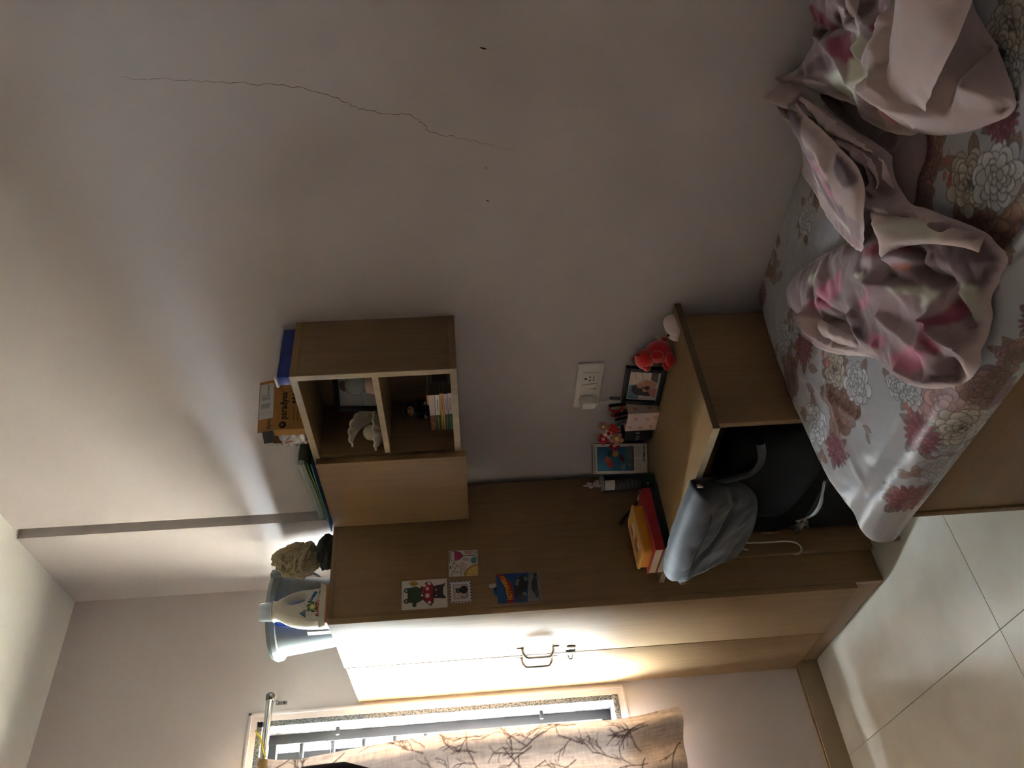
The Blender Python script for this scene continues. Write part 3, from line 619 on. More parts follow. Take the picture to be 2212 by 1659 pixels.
# desk calendar (picture is a plain stand-in)
A_, B_ = Vector((0.967, -0.067, 0.75)), Vector((0.887, -0.134, 0.75)); cw = (A_ - B_).length
ca = thing('desk_calendar', 'spiral-bound desk calendar page for September with a blue picture', 'calendar', (A_ + B_) / 2, math.atan2(A_.y - B_.y, A_.x - B_.x))
tl = math.radians(9); up = Vector((0, math.sin(tl), math.cos(tl))); nrm = Vector((0, -math.cos(tl), math.sin(tl))); chh_ = 0.187
MB().obox(Vector((-cw / 2, 0, 0)), (cw, 0, 0), -nrm * 0.0015, up * chh_).build('front_board', M_BLACKP, ca)
MB().obox(Vector((-cw / 2, 0.062, 0)), (cw, 0, 0), (0, 0.0015, 0), up * chh_ + Vector((0, -0.062, 0))).build('back_board', M_BLACKP, ca)
cc = Canvas(cw, chh_ - 0.004, 110, 180, (216, 204, 192))
x0, x1, y0, y1 = 0.010, cw - 0.010, 0.046, 0.168
cc.poly([(x0, y0), (x1, y0), (x1, y1), (x0, y1)], (46, 104, 138))
for i in range(30):
    f_ = random.random(); cc.ell(x0 + 0.006 + (x1 - x0 - 0.012) * f_, y0 + 0.006 + random.random() ** 2 * (0.055 - 0.045 * f_), 0.009, 0.008, 0, random.choice([(96, 118, 116), (118, 136, 130), (80, 106, 110)]))
cc.poly([(x0, y0), (x1, y0), (x1, y0 + 0.006), (x0, y0 + 0.008)], (86, 70, 62))
cc.ell(x0 + 0.026, y0 + 0.080, 0.016, 0.011, 0.5, (168, 52, 50)); cc.ell(x0 + 0.040, y0 + 0.087, 0.010, 0.009, 0, (190, 78, 64)); cc.ell(x0 + 0.060, y0 + 0.060, 0.011, 0.010, 0, (186, 136, 60)); cc.ell(x0 + 0.060, y0 + 0.080, 0.010, 0.008, 0, (52, 50, 52)); cc.ell(x0 + 0.045, y0 + 0.040, 0.012, 0.006, 0.6, (118, 30, 42))
for r_ in range(3):
    for k in range(11):
        if k == 5: continue
        xx = 0.016 + k * 0.0072; cc.line([(xx, 0.036 - r_ * 0.0058), (xx + 0.0028, 0.036 - r_ * 0.0058)], 0.0015, (84, 78, 74))
for k in range(15): cc.ell(0.006 + k * (cw - 0.012) / 14, chh_ - 0.011, 0.0017, 0.0017, 0, (40, 36, 34))
cc.panel('page', nrm * 0.0008, (1, 0, 0), up, M_PRINT, ca).location = (-cw / 2, 0, 0.002)
text_part('lettering', 'SEPTEMBER 2025', 0.0095, M_INK, ca, Vector((-0.012, 0, 0)) + up * 0.010 + nrm * 0.0014, EX, up, 0.0002, bold=0.0002, fit=0.056)
for k in range(15):
    x_ = -cw / 2 + 0.006 + k * (cw - 0.012) / 14
    MB().tube([Vector((x_, 0, 0)) + up * (chh_ - 0.003 + 0.006 * math.sin(a)) + nrm * 0.006 * math.cos(a) for a in np.linspace(0, 2 * PI, 13)[:-1]], 0.0006, 5, closed=True).build('wire_ring', M_STEEL, ca)
# tall can with a flower claw clip on its lid
cn = thing('snack_can', 'tall dark green cylindrical can with white nutrition panel', 'can', (0.929, -0.191, 0.75))
MB().lathe([(0.0265, 0.0), (0.0275, 0.002), (0.0275, 0.036)], 48).build('green_base', mat('can_green', (26, 58, 30), 0.3), cn)
MB().lathe([(0.0276, 0.036), (0.0276, 0.170), (0.0270, 0.172)], 48).build('printed_wall', mat('can_black', (20, 24, 30), 0.3), cn)
MB().lathe([(0.0285, 0.168), (0.0285, 0.176), (0.0270, 0.178)], 48).build('lid', M_CLEAR, cn)
def wrap(cv, name, z0, a0, a1, r, m_, parent):
    A = a0 + (cv.X / cv.w) * (a1 - a0); P = np.stack([r * np.cos(A), r * np.sin(A), z0 + cv.Y], -1); return grid_mesh(name, P, m_, parent, cv.a)
lab = Canvas(0.045, 0.128, 60, 150, (20, 24, 30))
lab.poly([(0.004, 0.093), (0.040, 0.093), (0.040, 0.126), (0.004, 0.126)], (196, 186, 174))
for k in range(7): lab.line([(0.006, 0.096 + k * 0.0042), (0.038, 0.096 + k * 0.0042)], 0.0006, (120, 112, 106))
for k in range(19):
    yy = 0.088 - k * 0.0043; lab.line([(0.003, yy), (0.003 + random.uniform(0.018, 0.038), yy)], 0.0012, (110, 112, 112))
ca0 = math.atan2(-0.80, 0.60)
wrap(lab, 'label', 0.040, ca0 - 0.75, ca0 + 0.85, 0.0279, M_PRINTG, cn)
sq = Canvas(0.006, 0.006, 12, 12, (190, 190, 180)); sq.line([(0.001, 0.003), (0.005, 0.003)], 0.001, (60, 60, 60)); wrap(sq, 'recycling_mark', 0.022, ca0 - 0.05, ca0 + 0.17, 0.0278, M_PRINTG, cn)
cl = thing('hair_clip', 'translucent white flower-shaped hair claw with red centre on can lid', 'hair clip', (0.929, -0.191, 0.928), math.radians(-52))
M_PET = mat('clip_petal', (228, 206, 204), 0.25, 0.5, alpha=0.75); M_PETR = mat('clip_red', (168, 40, 58), 0.4)
for k in range(5):
    a = PI / 2 + 2 * PI * k / 5
    MB().ell((0.017 * math.cos(a), -0.004, 0.026 + 0.017 * math.sin(a) * 1.0), (0.0135, 0.003, 0.0085), 14, 8, Matrix.Rotation(-a, 3, 'Y')).build('petal', M_PET, cl)
MB().ell((0, -0.008, 0.026), (0.007, 0.004, 0.007), 12, 8).build('flower_centre', M_PETR, cl)
for s in (-1, 1):
    MB().tube(smooth_path([(0.004 * s, 0.002, 0.020), (0.017 * s, 0.002, 0.012), (0.025 * s, 0.002, 0.002)], 5), [0.003] * 11, 8).build('claw_arm', M_PET, cl)
    for k in range(4): MB().tube([(s * (0.010 + k * 0.004), 0.002, 0.012 - k * 0.0028), (s * (0.009 + k * 0.0042), -0.002, 0.0015)], 0.0013, 6).build('claw_tooth', M_PET, cl)
# books, yellow box, cable
def book(name, label, x0, x1, y0, y1, z0, z1, cover, group=None, spine='R', rz=0.0, lettering=None):
    t_ = thing(name, label, 'book', ((x0 + x1) / 2, (y0 + y1) / 2, z0), rz, group); w = x1 - x0; d = y1 - y0; h = z1 - z0; c = 0.0022
    for zz in (0, h - c): MB().box(-w / 2, w / 2, -d / 2, d / 2, zz, zz + c).build('cover_board', cover, t_, bevel=0.0006)
    if spine == 'R': MB().box(w / 2 - c, w / 2, -d / 2, d / 2, c, h - c).build('spine', cover, t_); MB().box(-w / 2 + 0.003, w / 2 - c, -d / 2 + 0.003, d / 2 - 0.003, c, h - c).build('page_block', M_PAGES, t_)
    else: MB().box(-w / 2, w / 2, -d / 2, -d / 2 + c, c, h - c).build('spine', cover, t_); MB().box(-w / 2 + 0.003, w / 2 - 0.003, -d / 2 + c, d / 2 - 0.003, c, h - c).build('page_block', M_PAGES, t_)
    return t_
book('hardback_book', 'navy hardback book lying on the desk under the red book', 0.796, 0.966, -0.457, -0.224, 0.7502, 0.774, mat('navy_cloth', (14, 18, 34), 0.7))
book('hardback_book', 'red hardback book between the navy book and yellow box', 0.798, 0.958, -0.458, -0.236, 0.7745, 0.802, mat('red_cloth', (158, 26, 30), 0.65))
yb = thing('lunch_box', 'yellow plastic box with printed cream lid on top of the red book', 'plastic box', (0.872, -0.362, 0.8025), math.radians(2))
M_YEL = mat('yellow_plastic', (206, 138, 26), 0.4)
def rrect(w, d, r, n=5):
    out = []
    for cx_, cy_, a0 in ((w / 2 - r, d / 2 - r, 0), (-w / 2 + r, d / 2 - r, PI / 2), (-w / 2 + r, -d / 2 + r, PI), (w / 2 - r, -d / 2 + r, 1.5 * PI)):
        out += [(cx_ + r * math.cos(a0 + PI / 2 * k / n), cy_ + r * math.sin(a0 + PI / 2 * k / n)) for k in range(n + 1)]
    return out
MB().prism(rrect(0.112, 0.172, 0.016), 0, 0.026).build('tub', M_YEL, yb, bevel=0.002)
MB().prism(rrect(0.120, 0.180, 0.018), 0.026, 0.034).build('lid', mat('lid_cream', (214, 160, 84), 0.4), yb, bevel=0.0025)
lc = Canvas(0.096, 0.152, 60, 90, (206, 150, 78))
for (x, y, rx, ry, c_) in ((0.055, 0.05, 0.02, 0.028, (150, 86, 40)), (0.05, 0.09, 0.018, 0.022, (214, 190, 160)), (0.042, 0.04, 0.013, 0.02, (120, 66, 34)), (0.06, 0.105, 0.012, 0.014, (226, 214, 200)), (0.03, 0.11, 0.012, 0.02, (168, 96, 44)), (0.07, 0.03, 0.010, 0.016, (222, 208, 190))): lc.ell(x, y, rx, ry, 0.3, c_)
lc.panel('lid_print', (-0.048, -0.076, 0.0343), EX, EY, M_PRINT, yb)
cb = thing('charging_cable', 'looped black charging cable with pale plug behind the red book', 'cable', (0.86, -0.20, 0.75))
MB().tube(smooth_path([(0.055, 0.010, 0.004), (0.02, -0.006, 0.02), (-0.03, -0.022, 0.055), (-0.085, -0.035, 0.088), (-0.128, -0.035, 0.094), (-0.138, -0.022, 0.082), (-0.115, 0.0, 0.060), (-0.06, 0.012, 0.03), (-0.02, 0.014, 0.006), (0.04, 0.020, 0.003)], 6), 0.0026, 8).build('cord', M_BLACKP, cb)
MB().box(-0.02, 0.012, -0.018, -0.004, 0.0, 0.046).build('plug', mat('pale_plug', (168, 160, 150), 0.4), cb, bevel=0.003)
# ================================================================ on top of the wall cabinet
ZT = 1.8112
pc = thing('pencil_box', 'long dark blue plastic box with white rim on top of cabinet', 'plastic box', (1.514, -0.105, ZT))
M_BLUE = mat('blue_plastic', (26, 44, 122), 0.35)
MB().box(-0.017, 0.017, -0.088, 0.088, 0, 0.034).build('tub', M_BLUE, pc, bevel=0.004)
MB().box(0.016, 0.0185, -0.001, 0.001, 0.002, 0.033).build('tub_rib', mat('blue_dark', (16, 26, 78), 0.4), pc)
MB().prism(rrect(0.046, 0.190, 0.012), 0.033, 0.040).build('rim', mat('rim_white', (206, 204, 200), 0.4), pc, bevel=0.002)
th72 = math.radians(72)
cbx = thing('cardboard_box', 'open brown cardboard parcel with printed side and white label on cabinet', 'cardboard box', (1.300, -0.186, ZT), th72)
M_CARD = mat('kraft_card', (164, 116, 66), 0.8, 0.2, var=0.08, scale=60); M_CARDI = mat('kraft_inside', (96, 66, 40), 0.85, 0.1)
L, Wd, Hh, T_ = 0.155, 0.120, 0.090, 0.003     # local x along the printed side, local y towards the left end
m_ = MB(); m_.box(0, L, 0, T_, 0, Hh); m_.box(0, L, Wd - T_, Wd, 0, Hh); m_.box(L - T_, L, T_, Wd - T_, 0, Hh); m_.box(0, L, 0, Wd, 0, T_)
m_.build('box_walls', M_CARD, cbx)
MB().obox((0.0, 0.0, Hh), (L, 0, 0), (0, 0.018, 0.050), (0, 0.0028, -0.001)).build('top_flap', M_CARD, cbx)
MB().obox((0.0, Wd - T_, Hh), (L, 0, 0), (0, 0.0, 0.028), (0, T_, 0)).build('top_flap', M_CARDI, cbx)
MB().obox((0.0, 0.0, 0.0), (-0.012, 0.016, 0), (0, 0, Hh), (0.002, 0.002, 0)).build('end_flap', M_CARD, cbx)
MB().obox((0.0, Wd, 0.0), (-0.012, -0.020, 0), (0, 0, Hh), (0.002, -0.002, 0)).build('end_flap', M_CARD, cbx)
MB().obox((-0.001, 0.004, Hh + 0.002), (0.0015, 0, 0), (0, 0.10, 0.018), (0, 0.01, 0.034)).build('end_flap', mat('box_black_flap', (30, 26, 24), 0.7), cbx)
# printing on the long side (reads away from the open end) and the paper label on the raised flap
M_BRN = mat('brown_print', (44, 30, 20), 0.8, 0.1)
text_part('lettering', 'paradyes', 0.027, M_BRN, cbx, (0.030, -0.0006, 0.056), EX, EZ, 0.0003, fit=0.082, bold=0.0006)
MB().tube([(0.014, -0.0008, 0.066), (0.014, 0.0, 0.066)], 0.0105, 24).build('printed_logo', M_BRN, cbx)
for k in range(5):
    a = -0.9 + k * 0.45; MB().obox(Vector((0.014, -0.0012, 0.064)), (0.008 * math.sin(a) * 0.9, 0, 0.008 * math.cos(a) * 0.9), (0.0008, 0, 0), (0, 0.0004, 0)).build('logo_ray', M_CARD, cbx)
for k in range(3): MB().tube([(0.082 + k * 0.012, -0.0006, 0.036), (0.082 + k * 0.012, 0.0, 0.036)], 0.0046, 16).build('printed_icon', M_BRN, cbx)
for k, w_ in enumerate((0.045, 0.060, 0.052)): MB().box(0.024, 0.024 + w_, -0.0005, 0.0, 0.034 - k * 0.011, 0.0365 - k * 0.011).build('printed_line', mat('faded_print', (110, 76, 44), 0.85, 0.1), cbx)
MB().tube([(0.130 + 0.018 * math.cos(a), -0.0004, 0.055 + 0.018 * math.sin(a)) for a in np.linspace(0, 2 * PI, 25)[:-1]], 0.0006, 4, closed=True).build('printed_ring', M_BRN, cbx)
fu = Vector((0, 0.018, 0.050)).normalized(); fn = Vector((0, -0.050, 0.018)).normalized()
lb = Canvas(0.108, 0.046, 120, 50, (196, 194, 190))
for x0 in (0.058, 0.032):
    x = x0
    while x < x0 + 0.016: lb.line([(x, 0.012), (x, 0.040)], random.choice([0.0006, 0.0012]), (50, 48, 48)); x += 0.0022
for k in range(3): lb.line([(0.012 + 0.005 * k, 0.008), (0.012 + 0.005 * k, 0.038)], 0.0006, (130, 128, 126))
lb.panel('shipping_label', Vector((0.038, 0, Hh)) + fu * 0.004 + fn * 0.0008, EX, fu, M_PRINT, cbx)
text_part('lettering', 'paradyes', 0.009, M_INK, cbx, Vector((0.112, 0, Hh)) + fu * 0.020 + fn * 0.0014, EX, fu, 0.0002, fit=0.028)
text_part('lettering', 'dyes', 0.020, M_INK, cbx, Vector((0.004, 0, Hh)) + fu * 0.012 + fn * 0.0008, EX, fu, 0.0002, fit=0.030)
# shiny wrapped bundle filling the open end
pw = thing('wrapped_bundle', 'shiny clear-wrapped pack with red print in the open parcel end', 'package', (1.300, -0.186, ZT + 0.004), th72)
wv = lambda X, Y, d: 0.004 * noise2(X + 3, Y + 1, 0.018, 3) * np.clip(d / 0.006, 0, 1) * 4
pillow('wrapper', [(0.020, 0.004), (0.098, 0.004), (0.102, 0.04), (0.098, 0.078), (0.020, 0.078), (0.016, 0.04)], 0.012, 0.015, ((-0.004, 0, 0), (0, 1, 0), (0, 0, 1)), mat('foil_wrap', (214, 208, 206), 0.16, 0.7, metal=0.5, var=0.1), pw, 0.003, warp=lambda X, Y, d: -wv(X, Y, d))
MB().tube(smooth_path([(-0.018, 0.050, 0.012), (-0.0185, 0.060, 0.030), (-0.018, 0.052, 0.045), (-0.0185, 0.064, 0.066)], 5), 0.0022, 6).build('red_print', mat('wrap_red', (168, 44, 66), 0.4), pw)
# folders and small paint box
def folder(name, label, x0, x1, y0, y1, z0, bend, m_, thick=0.0016):
    t_ = thing(name, label, 'folder', ((x0 + x1) / 2, (y0 + y1) / 2, z0))
    nx, ny = 28, 10; X, Y = np.meshgrid(np.linspace(x0, x1, nx), np.linspace(y0, y1, ny)); u = (X - x0) / (x1 - x0)
    Z = bend * np.clip(u - 0.25, 0, 1) ** 1.3 + 0.0006 * np.sin(9 * u)
    X = X - (x0 + x1) / 2; Y = Y - (y0 + y1) / 2
    grid_mesh('cover_sheet', np.stack([X, Y, Z], -1), m_, t_); grid_mesh('back_sheet', np.stack([X, Y, Z * 0.7 + thick], -1) - np.array([0, 0, 0.0]), m_, t_)
    MB().tube([(X[0, i], Y[0, i], Z[0, i] * 0.85 + thick / 2) for i in range(nx)], thick / 2, 6).build('folded_edge', m_, t_)
    return t_
folder('file_folder', 'blue plastic folder lying lowest on the cabinet top', 0.792, 1.176, -0.226, -0.012, ZT + 0.0012, 0.0, mat('folder_blue', (62, 108, 150), 0.4), 0.004)
folder('file_folder', 'bright green plastic folder above the blue folder', 0.850, 1.178, -0.222, -0.014, ZT + 0.007, 0.012, mat('folder_green', (96, 150, 40), 0.4), 0.003)
folder('file_folder', 'clear grey plastic folder topmost under the small paint box', 0.868, 1.174, -0.215, -0.02, ZT + 0.0125, 0.018, mat('folder_clear', (168, 176, 168), 0.3, alpha=0.8), 0.022)
cm = thing('paint_box', 'small flat cardboard paint box with red lettering on the folders', 'box', (1.060, -0.108, ZT + 0.042), math.radians(10))
MB().box(-0.038, 0.038, -0.045, 0.045, 0, 0.021).build('carton', mat('carton_grey', (186, 170, 158), 0.6), cm, bevel=0.001)
M_REDT = mat('red_print_ink', (160, 40, 40), 0.6)
text_part('lettering', 'Camel', 0.014, M_REDT, cm, (0.0384, -0.040, 0.006), EY, EZ, 0.0003, fit=0.045)
text_part('lettering', 'Camel', 0.014, M_REDT, cm, (-0.034, -0.0454, 0.006), EX, EZ, 0.0003, fit=0.030)
MB().box(0.006, 0.03, -0.0455, -0.045, 0.008, 0.014).build('printed_line', mat('grey_ink', (130, 120, 116), 0.7), cm)
# ================================================================ inside the open shelves
sf = thing('photo_frame', 'black photo frame tilted in the upper open shelf of cabinet', 'photo frame', (1.334, -0.055, 1.6004), math.radians(38))
sfc = Canvas(0.142, 0.112, 80, 64, (150, 148, 146)); sfc.ell(0.075, 0.03, 0.03, 0.036, 0.5, (70, 74, 84)); sfc.ell(0.062, 0.085, 0.014, 0.02, 0.4, (128, 78, 62)); sfc.ell(0.06, 0.098, 0.017, 0.012, 0.3, (60, 38, 34)); sfc.poly([(0.07, 0.02), (0.11, 0.05), (0.09, 0.07), (0.06, 0.04)], (172, 118, 96)); sfc.line([(0.0, 0.04), (0.05, 0.05)], 0.002, (110, 108, 106))
picture_frame(sf, 0.172, 0.142, 0.015, 0.012, math.radians(12), mat('black_lacquer', (14, 14, 15), 0.35), sfc)
gl = thing('snow_globe', 'clear glass ball ornament on a pinkish base in the upper shelf', 'ornament', (1.436, -0.150, 1.6004))
MB().lathe([(0.026, 0), (0.028, 0.004), (0.024, 0.026), (0.018, 0.028)], 28).build('base', mat('pinkish_base', (196, 160, 150), 0.5), gl)
MB().ell((0, 0, 0.056), (0.030, 0.030, 0.030), 24, 16).build('glass_ball', mat('globe_glass', (190, 205, 195), 0.05, 0.8, alpha=0.45), gl)
sl = thing('shell_lamp', 'white scalloped clam shell lamp holding a round pearl on shelf', 'lamp', (1.197, -0.130, 1.6004), math.radians(32))
M_SHELL = mat('shell_white', (224, 214, 196), 0.45, var=0.03)
def scallop(name, lift, zo, flip):
    nr, na = 14, 97; R_, A = np.meshgrid(np.linspace(0.0, 1, nr), np.linspace(0, 1, na)); ang = 2 * PI * A
    lob = np.abs(np.cos(ang * 7)); RR = 0.054; edge = 1 + 0.05 * lob * R_ ** 2
    X = RR * 1.12 * R_ * np.cos(ang) * edge; Yl = RR + RR * R_ * np.sin(ang) * edge; c, s_ = math.cos(lift), math.sin(lift)
    for k, (t_, nm) in enumerate(((1.0, name), (0.82, name + '_lining'))):
        Zc = flip * (0.024 * t_ * (1 - R_ ** 2) + 0.004 * (lob - 0.5) * R_ ** 1.5)
        grid_mesh(nm, np.stack([X, 0.052 - (Yl * c - Zc * s_), zo + Yl * s_ + Zc * c], -1), M_SHELL, sl)
    Zc = flip * 0.004 * (lob[:, -1] - 0.5)
    MB().tube([(X[i, -1], 0.052 - (Yl[i, -1] * c - Zc[i] * s_), zo + Yl[i, -1] * s_ + Zc[i] * c) for i in range(na - 1)], 0.0034, 8, closed=True).build(name + '_rim', M_SHELL, sl)
scallop('lower_shell', 0.0, 0.028, -1); scallop('upper_shell', 0.72, 0.030, 1)
MB().ell((0, -0.012, 0.040), (0.024, 0.024, 0.024), 24, 16).build('pearl', mat('pearl', (214, 200, 178), 0.3), sl)
bk = [('pale yellow thin booklet topmost in the shelf book stack', 1.300, 1.345, 1.4625, 1.4665, (206, 170, 90), None, None),
      ('brown paperback with ATTACK on the spine in the shelf stack', 1.158, 1.345, 1.4445, 1.4620, (128, 80, 66), (196, 176, 168), 'ATTACK'),
      ('white and green paperback in the shelf book stack', 1.160, 1.345, 1.4305, 1.4440, (60, 110, 50), (206, 200, 196), None),
      ('orange-yellow paperback in the shelf book stack', 1.163, 1.350, 1.4180, 1.4300, (196, 150, 80), (196, 150, 80), None),
      ('lilac and teal paperback in the shelf book stack', 1.158, 1.348, 1.4070, 1.4175, (56, 100, 96), (198, 176, 196), None),
      ('white and dark green paperback lowest in the shelf stack', 1.158, 1.350, 1.3945, 1.4065, (70, 104, 76), (206, 188, 190), None)]
for (lb_, x0, x1, z0, z1, c1, c2, tx) in bk:
    t_ = thing('paperback_book', lb_, 'book', ((x0 + x1) / 2, -0.125, z0), 0, 'paperbacks stacked in the lower shelf'); w = x1 - x0; h = z1 - z0; d = 0.118 if c2 else 0.10
    m1 = mat('cover_%d_%d_%d' % c1, c1, 0.5); zc = min(0.0012, h * 0.3)
    for zz in (0, h - zc): MB().box(-w / 2, w / 2, 0, d, zz, zz + zc).build('cover', m1, t_)
    MB().box(-w / 2 + 0.002, w / 2 - 0.002, 0.0015, d - 0.002, zc, h - zc).build('page_block', mat('old_pages', (126, 108, 84), 0.9, 0.1), t_)
    MB().box(-w / 2, w / 2, 0, 0.0015, zc, h - zc).build('spine', m1, t_)
    if c2 and c2 != c1: MB().box(0.0, w / 2, -0.0003, 0.0, 0.0005, h - 0.0005).build('spine_panel', mat('spine_%d_%d_%d' % c2, c2, 0.25), t_)
    if tx: text_part('lettering', tx, h * 0.8, mat('gold_ink', (206, 160, 130), 0.4), t_, (-w / 2 + 0.012, -0.0006, h * 0.22), EX, EZ, 0.0002, fit=0.05)
    elif c2: MB().box(-w / 2 + 0.012, -0.01, -0.0005, 0, h * 0.42, h * 0.58).build('spine_lettering', mat('pale_ink', (176, 168, 150), 0.6) if c1 != (196, 150, 80) else mat('brown_ink', (110, 60, 40), 0.6), t_); MB().box(0.02, w / 2 - 0.02, -0.0006, 0, h * 0.42, h * 0.56).build('spine_lettering', mat('brown_ink', (110, 60, 40), 0.6), t_)
# plain dark plush toy (generic stand-in)
dp = thing('plush_toy', 'dark plush toy with pale muzzle sitting on the shelf book stack', 'plush toy', (1.235, -0.085, 1.4622), math.radians(40))
M_DPL = mat('black_plush', (20, 18, 18), 0.95, 0.1, sheen=0.4, bump=0.6, scale=500)
q_ = MB(); q_.ell((0, 0, 0.024), (0.022, 0.018, 0.026)); q_.ell((0, -0.002, 0.062), (0.025, 0.022, 0.022)); q_.build('body', M_DPL, dp)
M_SKN = mat('pale_felt', (176, 128, 96), 0.9, 0.1)
MB().ell((0, -0.020, 0.057), (0.015, 0.007, 0.011), 14, 10).build('muzzle', M_SKN, dp)
for s in (-1, 1):
    MB().ell((s * 0.021, -0.008, 0.024), (0.009, 0.010, 0.018)).build('arm', M_DPL, dp); MB().ell((s * 0.020, -0.018, 0.012), (0.007, 0.006, 0.006)).build('paw', mat('cream_felt', (196, 180, 140), 0.9, 0.1), dp)
    MB().ell((s * 0.012, -0.022, 0.006), (0.009, 0.016, 0.008)).build('leg', M_DPL, dp); MB().ell((s * 0.007, -0.026, 0.060), (0.002, 0.0015, 0.003), 8, 6).build('eye', M_BLACKP, dp)
ff = thing('photo_frame', 'small black frame standing behind the side of the lower shelf', 'photo frame', (1.440, -0.120, 1.3945), math.radians(30))
fc = Canvas(0.056, 0.046, 20, 18, (150, 146, 140)); picture_frame(ff, 0.07, 0.06, 0.007, 0.008, math.radians(10), mat('black_lacquer', (14, 14, 15), 0.35), fc)

# ================================================================ cards stuck on the wardrobe side (x along +Y, y up)
XW = 0.7096
def card(name, label, y0, z0, w, h, cv, thick=0.0012, cat='card', rot=0.0):
    t_ = thing(name, label, cat, (XW, y0, z0)); t_.rotation_euler = (rot, 0, 0)
    MB().box(0, thick, 0, w, 0, h).build('backing', M_PAPER, t_); cv.panel('printed_face', (thick + 0.0003, 0, 0), EY, EZ, M_PRINTG, t_); return t_
w, h = 0.100, 0.147; c = Canvas(w, h, 130, 190, (206, 196, 186)); K_ = (34, 28, 32)
gr = (52, 74, 56)
for x in (0.029, 0.066): c.ell(x, 0.131, 0.0075, 0.0075, 0, gr, K_, 0.001); c.ell(x, 0.132, 0.003, 0.003, 0, (200, 196, 190))
c.poly([(0.024, 0.128), (0.074, 0.128), (0.078, 0.100), (0.068, 0.080), (0.030, 0.080), (0.020, 0.098)], gr); c.ell(0.015, 0.106, 0.006, 0.006, 0, gr, K_, 0.001); c.ell(0.048, 0.108, 0.022, 0.012, 0, gr)
mr = (140, 22, 44)
c.poly([(0.012, 0.060), (0.008, 0.052), (0.020, 0.044), (0.078, 0.044), (0.094, 0.054), (0.092, 0.066), (0.070, 0.090), (0.058, 0.076), (0.046, 0.084), (0.030, 0.078)], K_)
c.poly([(0.014, 0.059), (0.010, 0.053), (0.021, 0.046), (0.077, 0.046), (0.092, 0.055), (0.090, 0.065), (0.070, 0.087), (0.058, 0.073), (0.046, 0.081), (0.030, 0.075)], mr)
for (x, y, r) in ((0.044, 0.064, 0.008), (0.068, 0.064, 0.006), (0.020, 0.058, 0.006), (0.086, 0.058, 0.006), (0.046, 0.081, 0.004), (0.080, 0.074, 0.006)): c.ell(x, y, r, r * 0.9, 0, (206, 200, 192))
ct = (52, 44, 56)
c.poly([(0.034, 0.046), (0.076, 0.046), (0.080, 0.018), (0.084, 0.006), (0.076, 0.008), (0.066, 0.013), (0.046, 0.013), (0.034, 0.004), (0.030, 0.010), (0.032, 0.020)], ct)
for x in (0.042, 0.062): c.ell(x, 0.036, 0.0025, 0.003, 0, (220, 214, 206))
c.line([(0.078, 0.106), (0.092, 0.124)], 0.001, K_); c.ell(0.089, 0.108, 0.007, 0.012, -0.1, (186, 140, 60), K_, 0.001); c.poly([(0.085, 0.121), (0.093, 0.121), (0.089, 0.115)], (186, 140, 60))
for (x, y) in ((0.087, 0.104), (0.091, 0.110), (0.087, 0.112)): c.ell(x, y, 0.0018, 0.0018, 0, (60, 36, 24))
c.line([(0.012, 0.142), (0.066, 0.142)], 0.0012, (150, 142, 136)); c.line([(0.080, 0.006), (0.092, 0.006)], 0.0012, (150, 142, 136))
card('art_card', 'white card with green frog, red mushroom and upside-down cat', -0.482, 1.443, w, h, c)
w, h = 0.074, 0.069; c = Canvas(w, h, 110, 104, (206, 200, 200)); bl = (30, 30, 66)
n_ = 7
for k in range(n_ + 1):
    for (x, y) in ((k * w / n_, 0), (k * w / n_, h), (0, k * h / n_), (w, k * h / n_)): c.ell(x, y, 0.0036, 0.0036, 0, bl)
c.poly([(0.012, 0.012), (0.062, 0.012), (0.062, 0.057), (0.012, 0.057)], bl); c.poly([(0.0132, 0.0132), (0.0608, 0.0132), (0.0608, 0.0558), (0.0132, 0.0558)], (196, 172, 166))
cb_ = (16, 16, 24); c.ell(0.043, 0.024, 0.014, 0.013, 0, cb_); c.ell(0.041, 0.041, 0.009, 0.008, 0, cb_); c.poly([(0.033, 0.044), (0.036, 0.053), (0.040, 0.047)], cb_); c.poly([(0.049, 0.044), (0.047, 0.053), (0.042, 0.047)], cb_)
c.line([(0.030, 0.014), (0.022, 0.013), (0.017, 0.020), (0.018, 0.030), (0.022, 0.034)], 0.0022, cb_); c.ell(0.038, 0.042, 0.0014, 0.0016, 0, (210, 206, 200)); c.ell(0.044, 0.042, 0.0014, 0.0016, 0, (210, 206, 200))
c.line([(0.034, 0.050), (0.030, 0.055)], 0.0008, (120, 110, 110)); c.line([(0.028, 0.052), (0.034, 0.055)], 0.0008, (120, 110, 110))
card('stamp_magnet', 'stamp-edged magnet with black cat in a blue dotted border', -0.4695, 1.365, w, h, c, 0.003, 'magnet')
w, h = 0.094, 0.097; c = Canvas(w, h, 120, 124, (208, 200, 188)); K_ = (40, 34, 40)
c.poly([(0.058, 0.078), (0.092, 0.078), (0.088, 0.060), (0.078, 0.050), (0.070, 0.050), (0.060, 0.060)], (150, 36, 84)); c.line([(0.058, 0.090), (0.056, 0.072), (0.062, 0.058), (0.074, 0.048), (0.086, 0.058), (0.092, 0.072), (0.090, 0.090), (0.058, 0.090)], 0.0014, K_); c.line([(0.074, 0.048), (0.074, 0.012)], 0.002, K_); c.line([(0.060, 0.006), (0.074, 0.014), (0.090, 0.004), (0.060, 0.005)], 0.0014, K_)
c.ell(0.055, 0.014, 0.010, 0.008, 0, (70, 136, 158), K_, 0.0008)
for k in range(5): c.line([(0.048 + k * 0.0035, 0.010), (0.046 + k * 0.004, 0.000)], 0.0008, (60, 120, 150))
c.ell(0.000, 0.000, 0.040, 0.044, 0, (190, 134, 60), K_, 0.0012); c.ell(0.0, 0.0, 0.033, 0.037, 0, (214, 186, 110))
